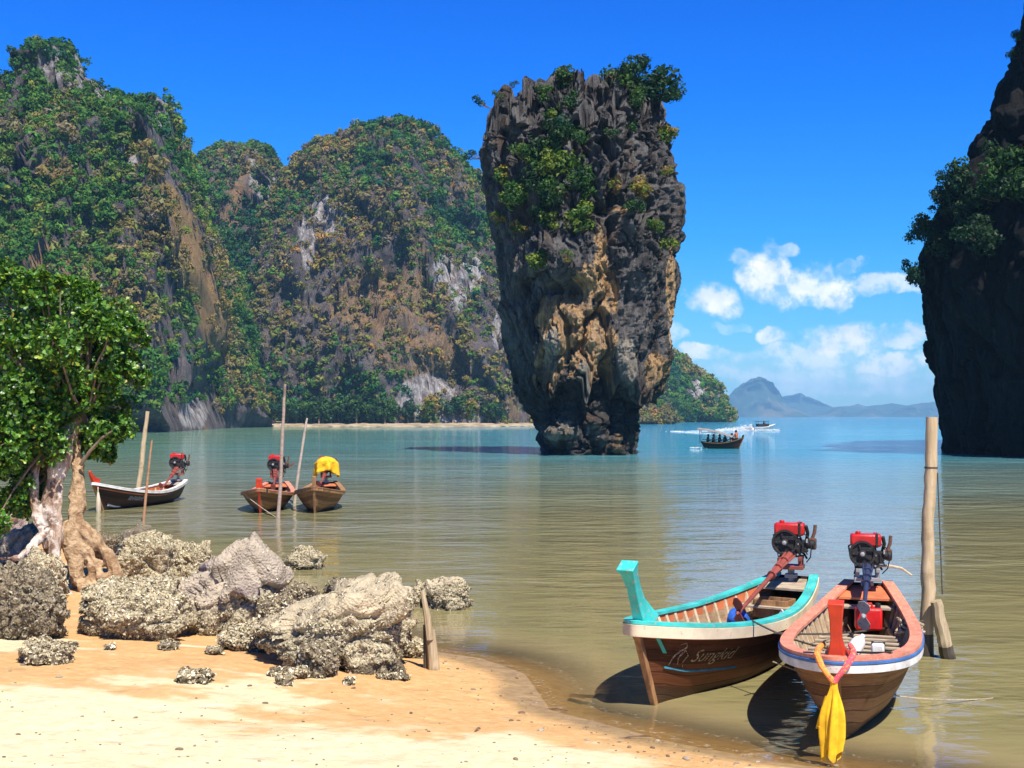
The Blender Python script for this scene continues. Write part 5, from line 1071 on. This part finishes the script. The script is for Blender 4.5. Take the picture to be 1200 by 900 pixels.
boatD = longtail('longtail_boat', 'brown long-tail boat with red stem and red engine, left of the moored pair', PT(301, 604), PT(327, 588), hD, M_HULLB, M_PINK,
    [('strake', M_STEM, -.07, -.004, .045)], GB, post=[(-.16, -.04, .24, .20), (-.08, .1, .17, .17), (-.05, .30, .16, .17)], postm=M_RED, stemm=M_RED, ribs=10, innerm=M_INNER, rim=(-.10, .05), thwarts=[(.35, .2, .34), (.55, .2, .34)],
    engine=dict(mats=(M_ENGR, M_SHAFT), x=.16, rz=-.1, scale=1.15, lift=.5, shaft=(1.9, -.3, -.55), tiller=[(-.05, -.1, -.1), (-.1, -.35, .05), (-.1, -.5, .12)]))
hE = Hull(4.8, 1.42, sw=.45, full=1.8, blunt=.75, zm=.50, rb=.26, rs=.18, draft=.12, rake=.32)
boatE = longtail('longtail_boat', 'brown long-tail boat with a yellow covered engine, right of the moored pair', PT(366, 604), PT(384, 588), hE, M_HULLB, M_STEM,
    [('strake', M_STEM, -.08, -.004, .04)], GB, post=[(-.14, -.04, .2, .12), (-.08, .1, .14, .10), (-.05, .32, .13, .10)], postm=M_STEM, stemm=M_STEM, ribs=10, rim=(-.10, .05), thwarts=[(.3, .3, .42), (.55, .2, .36)],
    engine=dict(mats=(M_ENGR, M_SHAFT), x=.16, rz=.1, scale=1.05, lift=.45, shaft=(1.6, .25, -.5)))
def boat_pt(root, x, y, z):
    return root.matrix_basis @ Vector((x, y, z))
# yellow tarp bundled over an engine: draped dome with folds
def cloth_dome(name, c, r, h, seed, mat, label, cat):
    nu, nv = 60, 26; th_ = np.linspace(0, 2 * math.pi, nu, endpoint=False); vv = np.linspace(0.02, 1, nv); Tm, Vm = np.meshgrid(th_, vv, indexing='ij')
    rr = r * np.minimum(1, Vm * 1.9) ** .7 * (1 + .16 * np.sin(Tm * 7 + seed) * sstep(.3, 1, Vm) + .08 * np.sin(Tm * 3 + 1)); z_ = h * (1 - np.clip(Vm * 1.05, 0, 1) ** 2.2) - .12 * np.sin(Tm * 2 + 1) * Vm
    V = np.stack([c[0] + rr * np.cos(Tm) * .85, c[1] + rr * np.sin(Tm) * 1.15, c[2] + z_], -1).reshape(-1, 3); V += .03 * np.stack([fbm(V * 6, 3, seed), fbm(V * 6, 3, seed + 1), fbm(V * 6, 3, seed + 2)], -1)
    o = add(name, np_mesh(name, V, [grid_faces(nu, nv, True), np.array([[i * nv for i in range(nu)]])]), mat); o.modifiers.new('t', 'SOLIDIFY').thickness = .012; return tag(o, label, cat)
p = boat_pt(boatE, -hE.L / 2 + .18, 0, .96); cloth_dome('tarp', p, .44, .52, 3, M_YCLOTH, 'bright yellow tarp wrapped over the engine of the right moored boat', 'tarp')
# ---- the yellow sash hanging from the red bow post
def ribbon(mb, pts, wd, th_=.006, up=(0, 0, 1)): mb.sweep(pts, [(wd, th_)] * len(pts), up)
zb = float(hB.zg(1.0)); e = tag(empty('sash', boat_pt(boatB, hB.L / 2 + .05, 0, zb - .09)), 'long yellow cloth sash tied with a pink ribbon to the red bow post', 'sash'); Rz = boatB.rotation_euler.z; e.rotation_euler = (0, 0, Rz)
mb = MB(); mb.tube([(-.20, .11, .19), (-.08, .14, .17), (.02, .14, .14), (.07, .09, .06), (.085, .03, -.02), (.085, .0, -.06)], [.024, .026, .028, .026, .022, .03], 8)
mb.build('ribbon', paint('pink_ribbon', (.70, .09, .14), (.85, .35, .05), .55, .7, 14), e)
mb = MB(); mb.tube([(-.20, -.11, .19), (-.08, -.14, .17), (.02, -.14, .14), (.07, -.10, .06), (.085, -.04, -.02), (.085, 0, -.06)], [.024, .026, .028, .026, .022, .03], 8)
mb.build('ribbon', paint('orange_ribbon', (.85, .30, .05), (.75, .10, .10), .5, .7, 14), e)
nu, nv = 64, 44; th_ = np.linspace(0, 2 * math.pi, nu, endpoint=False); vv = np.linspace(0, 1, nv); Tm, Vm = np.meshgrid(th_, vv, indexing='ij')
fold = 1 + .30 * np.sin(Tm * 4 + 2.5 * Vm) * sstep(.02, .3, Vm) + .14 * np.sin(Tm * 9 + 1 + 3 * Vm) * sstep(.05, .4, Vm); rr = (.026 + .050 * sstep(0, .55, Vm) - .012 * sstep(.7, 1, Vm)) * fold
V = np.stack([.085 + rr * np.cos(Tm) * .55 + .03 * Vm, rr * np.sin(Tm) * 1.05 - .01 * Vm, -.05 - .60 * Vm - .05 * sstep(.75, 1, Vm) * np.sin(Tm * 3 + 1)], -1).reshape(-1, 3)
add('cloth', np_mesh('cloth', V, [grid_faces(nu, nv, True), np.array([[i * nv for i in range(nu)]])]), M_YCLOTH, e)
nu, nv = 30, 24; th_ = np.linspace(0, 2 * math.pi, nu, endpoint=False); vv = np.linspace(0, 1, nv); Tm, Vm = np.meshgrid(th_, vv, indexing='ij'); rr = (.012 + .03 * Vm) * (1 + .35 * np.sin(Tm * 3 + 2 * Vm))
V = np.stack([.075 + rr * np.cos(Tm) * .7, -.055 - .045 * Vm + rr * np.sin(Tm), -.18 - .26 * Vm - .02 * np.sin(Tm * 2) * Vm], -1).reshape(-1, 3); add('loose_end', np_mesh('loose_end', V, grid_faces(nu, nv, True)), M_YCLOTH, e)
# pale cloth on the bow of the dark boat
e = tag(empty('sash', boat_pt(boatC, hC.L / 2 - .05, .08, .55)), 'short pale cloth hanging from the bow of the dark hulled boat', 'sash'); mb = MB(); mb.tube([(-.1, .12, .32), (.03, .05, .18), (.05, .0, 0)], .02, 6); mb.build('cord', M_ROPE, e)
mb = MB(); mb.tube([(.05, 0, .02), (.06, 0, -.2), (.06, .01, -.48), (.06, .01, -.55)], [.03, .06, .075, .06], 9); mb.build('cloth', M_CREAM, e)
# ---- loose things lying in the boats
e = tag(empty('fuel_can', boat_pt(boatB, -1.30, .06, .485)), 'square red plastic fuel can standing inside the salmon rimmed boat', 'fuel can'); e.rotation_euler = (0, 0, Rz + .15)
mb = MB(); mb.box((0, 0, .12), (.20, .28, .24)); mb.build('can_body', M_REDCAN, e, .025); mb = MB(); mb.tube([(0, -.09, .23), (0, -.08, .28), (0, .03, .28), (0, .05, .23)], .014, 8); mb.build('handle', M_REDCAN, e); mb = MB(); mb.lathe((0, .10, .235), (0, 0, 1), [(0, .03), (.05, .03), (.055, .02)], 12); mb.build('cap', M_BLACK, e)
e = tag(empty('jug', boat_pt(boatB, .30, -.02, .485)), 'white plastic bailing jug lying on the boards of the salmon rimmed boat', 'jug'); e.rotation_euler = (0, .9, Rz + 2.6); e.scale = (.72, .72, .72)
mb = MB(); mb.lathe((0, 0, .02), (0, 0, 1), [(0, .07), (.02, .095), (.18, .10), (.25, .085), (.30, .05)], 20); mb.build('jug_body', M_PLASTIC, e); mb = MB(); mb.lathe((0, 0, .32), (0, 0, 1), [(0, .035), (.05, .035), (.055, .0)], 14); mb.build('neck', M_PLASTIC, e); mb = MB(); mb.tube([(.09, 0, .08), (.14, 0, .1), (.14, 0, .2), (.07, 0, .26)], .014, 8); mb.build('handle', M_PLASTIC, e)
e = tag(empty('float', boat_pt(boatB, .34, .24, .485)), 'white foam float with a dark strap beside the bailing jug', 'float'); e.rotation_euler = (0, 0, Rz); mb = MB(); mb.box((0, 0, .07), (.16, .12, .14)); mb.build('block', M_PLASTIC, e, .02); mb = MB(); mb.box((0, 0, .07), (.04, .128, .148)); mb.build('strap', M_BLACK, e)
mb = MB(); P = []
for k in range(150):
    a = k * .33; rr = .13 + .05 * math.sin(k * .61) + .02 * math.sin(k * 1.7); P.append(boat_pt(boatB, -1.0 + rr * math.cos(a), .50 + rr * .75 * math.sin(a), .50 + .0010 * k + .025 * math.sin(k * .9)))
mb.tube(P, .014, 6); tag(mb.build('rope_coil', M_ROPE), 'tan coil of rope on the left side inside the salmon rimmed boat', 'rope')
mb = MB(); P = []
for k in range(60):
    a = k * .5; rr = .05 + .02 * math.sin(k); P.append(boat_pt(boatB, .32 + rr * math.cos(a), .33 + rr * math.sin(a), .490 + .0009 * k))
mb.tube(P, .011, 6); tag(mb.build('cord', M_BLACK), 'tangle of black cord on the boards beside the foam float', 'cord')
e = cloth_dome('rag', boat_pt(boatA, -.62, -.12, .42), .12, .16, 8, M_BCLOTH, 'blue rag draped over a frame inside the turquoise rimmed boat', 'rag')
e = tag(empty('bowl', boat_pt(boatA, -.92, .26, .44)), 'white plastic bailing bowl tipped on its side in the turquoise rimmed boat', 'bowl'); e.rotation_euler = (.9, .3, 1.2); mb = MB(); mb.lathe((0, 0, 0), (0, 0, 1), [(0, .06), (.02, .085), (.11, .115), (.115, .11), (.03, .075), (.02, .0)], 20); mb.build('shell', M_PLASTIC, e)
mb = MB(); mb.lathe((0, 0, .108), (0, 0, 1), [(0, .114), (.004, .122), (.012, .122), (.016, .112)], 20); mb.build('rim', M_PLASTIC, e)
e = tag(empty('wooden_box', boat_pt(boatA, -1.45, 0, .44)), 'open brown wooden box under the engine of the turquoise rimmed boat', 'box'); e.rotation_euler = (0, 0, boatA.rotation_euler.z)
for nm, c, d in [('side_board', (0, .2, .1), (.3, .02, .2)), ('side_board', (0, -.2, .1), (.3, .02, .2)), ('end_board', (.15, 0, .1), (.02, .384, .2)), ('end_board', (-.15, 0, .1), (.02, .384, .2)), ('bottom', (0, 0, .0), (.3, .4, .02))]: mb = MB(); mb.box(c, d); mb.build(nm, M_STEM, e, .003)
# ---- ropes
def rope(name, a, b, sag, r, mat, label, n=24):
    a, b = Vector(a), Vector(b); P = [a.lerp(b, i / (n - 1)) - Vector((0, 0, sag * 4 * (i / (n - 1)) * (1 - i / (n - 1)))) for i in range(n)]
    mb = MB(); mb.tube(P, r, 6); return tag(mb.build(name, mat), label, 'rope')
a = boat_pt(boatA, .75, .60, float(hA.zg(.66)) + .05); b = boat_pt(boatB, 1.75, .42, float(hB.zg(.86)) + .05)
rope('mooring_rope', a, b, .10, .010, M_DROPE, 'dark rope slung between the two near boats')
# ------------------------------------------------------------------ posts standing in the water
def post(pts, rr, label, mat, seed, group=None, k=12, wet=0.0, bands=(), name='wooden_pole', cut=None):
    x, y, _ = on_z(pts[0][0], pts[0][1]); e = tag(empty(name, (x, y, 0)), label, 'pole', group); s_ = y / F; g_ = random.Random(seed); P = []; R = []
    src = [(0, -.6)] + [((px - pts[0][0]) * s_, (pts[0][1] - py) * s_) for px, py in pts[0:]]; rs = [rr[0]] + list(rr)
    for i in range(len(src) - 1):
        for j in range(6):
            f_ = j / 6; P.append((src[i][0] + (src[i + 1][0] - src[i][0]) * f_ + g_.uniform(-.1, .1) * rr[0] * s_, g_.uniform(-.1, .1) * rr[0] * s_, src[i][1] + (src[i + 1][1] - src[i][1]) * f_)); R.append((rs[i] + (rs[i + 1] - rs[i]) * f_) * s_ * g_.uniform(.94, 1.06))
    P.append((src[-1][0], 0, src[-1][1])); R.append(rs[-1] * s_)
    mb = MB(); mb.tube(P, R, k); mb.build('shaft', mat, e)
    if wet:
        n_ = int(np.searchsorted([p[2] for p in P], wet)); mb = MB(); mb.tube(P[:n_ + 1], [r_ * 1.03 for r_ in R[:n_ + 1]], k); mb.build('weedy_foot', M_WETW, e)
    for (zz_, th2) in bands:
        i = int(np.searchsorted([p[2] for p in P], zz_)); mb = MB(); mb.tube([(P[i][0], P[i][1], zz_ - th2 / 2), (P[i][0], P[i][1], zz_ + th2 / 2)], R[i] * 1.10, 14); mb.build('rope_band', M_DROPE, e)
    return e
tall = post([(1085, 768), (1088, 690), (1087, 620), (1091, 560), (1092, 489)], (8.5, 8, 7, 7, 6.8), 'tall pale mooring post standing upright beside the salmon rimmed boat', M_PALE, 1, wet=.22, bands=[(2.2, .02)])
tall.children[0].name = 'shaft'
short = post([(1111, 771), (1103, 740), (1096, 704)], (8.5, 8, 6.5), 'short stub of timber leaning against the tall mooring post', M_DRIFT, 2, wet=.12, k=10)
short.location.y -= .02
x, y, _ = on_z(1085, 768)
rope('hanging_rope', (x + .13, y - .02, 2.14), (x + .18, y - .04, .72), -.0, .008, M_DROPE, 'thin dark rope hanging down beside the tall mooring post')
rope('mooring_rope', boat_pt(boatB, .55, -.72, .70), (x - .06, y - .09, .42), .06, .010, M_DROPE, 'dark rope from the salmon rimmed boat to the tall post')
rope('mooring_rope', boat_pt(boatB, 1.6, -.60, .62), on_z(1230, 806, .01), .22, .006, M_ROPE, 'thin slack rope running from the salmon boat out over the water to the right')
GP = 'thin poles in the water by the far boats'
post([(161, 580), (166, 545), (168, 520), (173, 482)], (2.7, 2.9, 2.6, 2.2), 'thick crooked pole standing behind the dark hulled boat', M_PALE, 3, GP, 9)
post([(168, 612), (172, 570), (178, 516)], (1.6, 1.5, 1.1), 'thin straight reddish pole in front of the dark hulled boat', wood('red_pole', (.34, .16, .08), (.48, .27, .15)), 4, GP, 8)
post([(326, 607), (329, 560), (331, 510), (334, 450)], (2.4, 2.1, 2.0, 1.5), 'tallest thin pole rising between the moored pair of boats', wood('grey_pole', (.30, .20, .16), (.46, .35, .29)), 5, GP, 8)
post([(345, 590), (351, 545), (358, 500), (360, 490)], (1.8, 1.6, 1.4, 1.0), 'slanting thin pole with a forked top behind the moored pair', wood('slant_pole', (.38, .30, .24), (.56, .47, .38)), 6, GP, 8)
rope('mooring_rope', boat_pt(boatD, 1.6, -.5, .5), on_z(323, 606, .05), .02, .012, M_ROPE, 'pale rope from the red stemmed boat down to the tallest thin pole')

# ================================================================== people and the boats under way
def person(name, loc, rz, joints, radii, label, skin=(.30, .17, .10), cloth=None, hair=True, group=None):
    """one continuous body grown from a jointed skeleton"""
    names = list(joints); me = bpy.data.meshes.new('person'); ed = [('pelvis', 'chest'), ('chest', 'neck'), ('neck', 'head'), ('head', 'crown'), ('chest', 'sh_l'), ('sh_l', 'el_l'), ('el_l', 'ha_l'), ('chest', 'sh_r'), ('sh_r', 'el_r'), ('el_r', 'ha_r'), ('pelvis', 'hip_l'), ('hip_l', 'kn_l'), ('kn_l', 'an_l'), ('an_l', 'to_l'), ('pelvis', 'hip_r'), ('hip_r', 'kn_r'), ('kn_r', 'an_r'), ('an_r', 'to_r')]
    me.from_pydata([joints[n] for n in names], [(names.index(a), names.index(b)) for a, b in ed], []); tmp = bpy.data.objects.new('tmp', me); COL.objects.link(tmp)
    tmp.modifiers.new('s', 'SKIN'); sv = me.skin_vertices[0].data
    for i, n in enumerate(names): sv[i].radius = (radii[n],) * 2; sv[i].use_root = n == 'pelvis'
    tmp.modifiers.new('u', 'SUBSURF').levels = 2
    dg = bpy.context.evaluated_depsgraph_get(); dg.update(); m2 = bpy.data.meshes.new_from_object(tmp.evaluated_get(dg)); bpy.data.objects.remove(tmp)
    for f_ in m2.polygons:
        f_.use_smooth = True; c = f_.center
        f_.material_index = 1 if (radii['_shirt'][0] < c.z < radii['_shirt'][1] and abs(c.y) < .30) else 2 if c.z <= radii['_shirt'][0] and c.z > radii['_short'] else 0
    ms_ = []
    for nm, cc in (('skin', skin), ('shirt', cloth[0]), ('shorts', cloth[1])): ms_.append(paint(nm, cc, tuple(q * .8 for q in cc), .1, .8, 12))
    o = add(name, m2, ms_, None, loc, (0, 0, rz)); tag(o, label, 'person', group)
    hd = Vector(joints['head']); mb = MB(); mb.lathe(hd + Vector((-.02, 0, -.01)), (-.15, 0, 1), [(0, .105), (.06, .115), (.12, .09), (.15, .02)], 14); mb.build('hair', M_BLACK, o)
    return o
SIT = dict(pelvis=(0, 0, .08), chest=(.05, 0, .42), neck=(.07, 0, .60), head=(.09, 0, .70), crown=(.09, 0, .80), sh_l=(.05, .19, .53), el_l=(.12, .24, .28), ha_l=(.34, .14, .22), sh_r=(.05, -.19, .53), el_r=(.12, -.24, .28), ha_r=(.34, -.14, .22),
           hip_l=(.05, .10, .06), kn_l=(.46, .14, .10), an_l=(.50, .14, -.30), to_l=(.64, .14, -.34), hip_r=(.05, -.10, .06), kn_r=(.46, -.14, .10), an_r=(.50, -.14, -.30), to_r=(.64, -.14, -.34))
RAD = dict(pelvis=.14, chest=.15, neck=.055, head=.10, crown=.07, sh_l=.065, el_l=.045, ha_l=.04, sh_r=.065, el_r=.045, ha_r=.04, hip_l=.09, kn_l=.062, an_l=.042, to_l=.035, hip_r=.09, kn_r=.062, an_r=.042, to_r=.035, _shirt=(.16, .57), _short=.02)
YF = 112.0
hF = Hull(3.7, 1.1, sw=.35, full=1.8, blunt=.75, zm=.5, rb=.5, rs=.1, draft=.1, rake=.4)
xF = (846 - 600) / F * YF; bow_ = Vector((xF + 1.75, YF - .6)); ste_ = Vector((xF - 1.75, YF + .3))
boatF = longtail('tour_boat', 'small dark covered boat carrying passengers, crossing right of the rock tower', bow_, ste_, hF, M_HULLK, M_HULLK, [('strake', M_STEM, -.05, -.01, .04)], None, post=[(-.1, -.04, .2, .1), (0, .2, .12, .08)], postm=M_HULLK, ribs=0, rim=(-.06, .03), thwarts=[(.25, .2, .3), (.45, .2, .3), (.65, .2, .3)])
mb = MB(); pts = [(-2.1, 1.82), (-1.2, 1.72), (-.2, 1.5), (.9, 1.12)]
V = []; 
for (a, zc) in pts:
    for j in range(7): yj = (j - 3) / 3 * .62; V.append((a, yj, zc - .16 * (yj / .62) ** 2))
mb.addv(V, [(i * 7 + j, i * 7 + j + 1, (i + 1) * 7 + j + 1, (i + 1) * 7 + j) for i in range(3) for j in range(6)]); o = mb.build('canopy', paint('grey_canvas', (.22, .21, .22), (.1, .1, .1), .2, .8), boatF); o.modifiers.new('t', 'SOLIDIFY').thickness = .03
for (a, zc) in ((-1.9, 1.68), (-.6, 1.48), (.7, 1.08)):
    for sd in (-1, 1): mb = MB(); mb.tube([(a, sd * .5, .45), (a, sd * .56, zc)], .022, 6); mb.build('canopy_pole', M_BLACK, boatF)
mb = MB(); mb.box((-.5, 0, .78), (2.4, .9, .05)); mb.build('side_rail', M_BLACK, boatF)
seat = lambda xx, yy, zz: boat_pt(boatF, xx, yy, zz)
hF_rz = boatF.rotation_euler.z
person('person', seat(1.25, 0.0, .78), hF_rz + 2.6, SIT, RAD, 'person in an orange shirt sitting high on the bow of the covered boat', cloth=((.45, .13, .06), (.05, .05, .07)))
person('person', seat(.75, .2, .52), hF_rz + .4, SIT, RAD, 'person in a pale shirt sitting just behind the bow of the covered boat', cloth=((.5, .42, .38), (.04, .04, .06)))
for i, xx in enumerate((-1.3, -.8, -.3, .2)): person('person', seat(xx, .18 * (-1) ** i, .42), hF_rz + .2 * i, SIT, RAD, 'dark clothed person seated in the shade under the boat canopy', cloth=((.03, .035, .05), (.03, .03, .03)), group='passengers under the canopy')
# speedboat
YS = 250.0; xS = (896 - 600) / F * YS
e = tag(empty('speedboat', (xS, YS, .1), math.radians(8)), 'distant speedboat with a dark canopy throwing up white spray', 'speedboat')
hS = Hull(4.6, 1.7, sw=.9, full=1.8, blunt=.7, zm=.7, rb=.35, rs=.05, draft=.1, rake=.7); q = np.linspace(0, 1, 30); tt = np.linspace(-1, 1, 15); Qg, Tg = np.meshgrid(q, tt, indexing='ij'); V = hS.pt(Qg.ravel(), np.abs(Tg.ravel()), np.sign(Tg.ravel()) + (Tg.ravel() == 0)); o = add('hull', np_mesh('hull', V, grid_faces(30, 15)), M_WHITE, e); o.modifiers.new('t', 'SOLIDIFY').thickness = .04; o.rotation_euler = (0, -.10, 0)
mb = MB(); mb.box((-.5, 0, 1.75), (2.3, 1.6, .08)); mb.box((-.4, 0, 1.0), (2.2, 1.4, .5)); mb.build('canopy', M_BLACK, e, .02)
for sx_2 in (-1.5, .5):
    for sd in (-1, 1): mb = MB(); mb.tube([(sx_2, sd * .7, .6), (sx_2, sd * .7, 1.75)], .03, 6); mb.build('canopy_pole', M_BLACK, e)
mb = MB(); mb.box((-2.45, 0, .8), (.3, .4, .6)); mb.build('outboard_motor', M_BLACK, e, .05)
RADS = dict(RAD); person('person', (xS - .2, YS, 1.15), 0.1, SIT, RADS, 'person at the helm of the distant speedboat', cloth=((.03, .03, .05), (.03, .03, .03)))
# white spray and wakes
m_foam, t = new_mat('spray'); finish(t, (.86, .88, .9), .9, spec=.1)
g = np.random.default_rng(4); n = 3600; s_ = g.random(n) ** 1.3; px_ = xS - 2.3 - s_ * 7; C = np.stack([px_, YS - .4 + 1.0 * g.normal(size=n) * (.4 + s_), np.abs(g.normal(size=n)) * (.6 * np.exp(-s_ * 2.2) * sstep(0, .06, s_) + .05)], -1)
bow_n = 500; C2 = np.stack([xS + g.uniform(-2, 2.6, bow_n), YS - 1.1 - g.random(bow_n), np.abs(g.normal(size=bow_n)) * .14], -1); C = np.concatenate([C, C2])
v, f, c = crowns(C, np.full(len(C), .065) * (.5 + g.random(len(C))), np.full((len(C), 3), .86), 5, .8, .8, 9); tag(add('spray', np_mesh('spray', v, f, False), m_foam), 'white plume of spray behind the speedboat', kind='stuff')
def wake(pts, wd, label, seed):
    P = np.array(pts, float); n = 160; s_ = np.linspace(0, 1, n); x = np.interp(s_, np.linspace(0, 1, len(P)), P[:, 0]); y = np.interp(s_, np.linspace(0, 1, len(P)), P[:, 1]); w_ = np.interp(s_, np.linspace(0, 1, len(wd)), wd); r_ = np.random.default_rng(seed)
    k = 420 if wd[0] > .6 else 130; i = r_.integers(0, n, k); C = np.stack([x[i] + r_.normal(size=k) * .3, y[i] + r_.normal(size=k) * w_[i] * .3, np.full(k, .03) + .05 * r_.random(k)], -1)
    v, f, c = crowns(C, .05 + .11 * r_.random(k) * np.minimum(1, w_[i]), np.full((k, 3), .8), 6, .25, .7, seed); tag(add('wake', np_mesh('wake', v, f, False), m_foam), label, kind='stuff')
wake([(xS - 2, YS - .5), (xS - 20, YS - 14), ((848 - 600) / F * 196, 196)], [.8, 1.0, .7, .2], 'long curving white wake of the speedboat', 3)
wake([(xF - 1.75, YF + .3), (xF - 2.25, YF + .35)], [.25, .1], 'small white wake behind the covered boat', 5)

# ================================================================== sea haze
mb = MB(); mb.box((0, 3350, 84), (15000, 7000, 172)); hz = mb.build('haze', None, smooth=False)
m = bpy.data.materials.new('haze'); m.use_nodes = True; t = NT(m.node_tree)
pv = t.n('ShaderNodeVolumePrincipled', i={'Color': (.30, .64, 1.0, 1), 'Density': .00016, 'Anisotropy': -.25})
t.n('ShaderNodeOutputMaterial', i={'Volume': pv.outputs[0]}); hz.data.materials.append(m)
tag(hz, 'thin blue sea haze filling the air over the bay', kind='stuff')
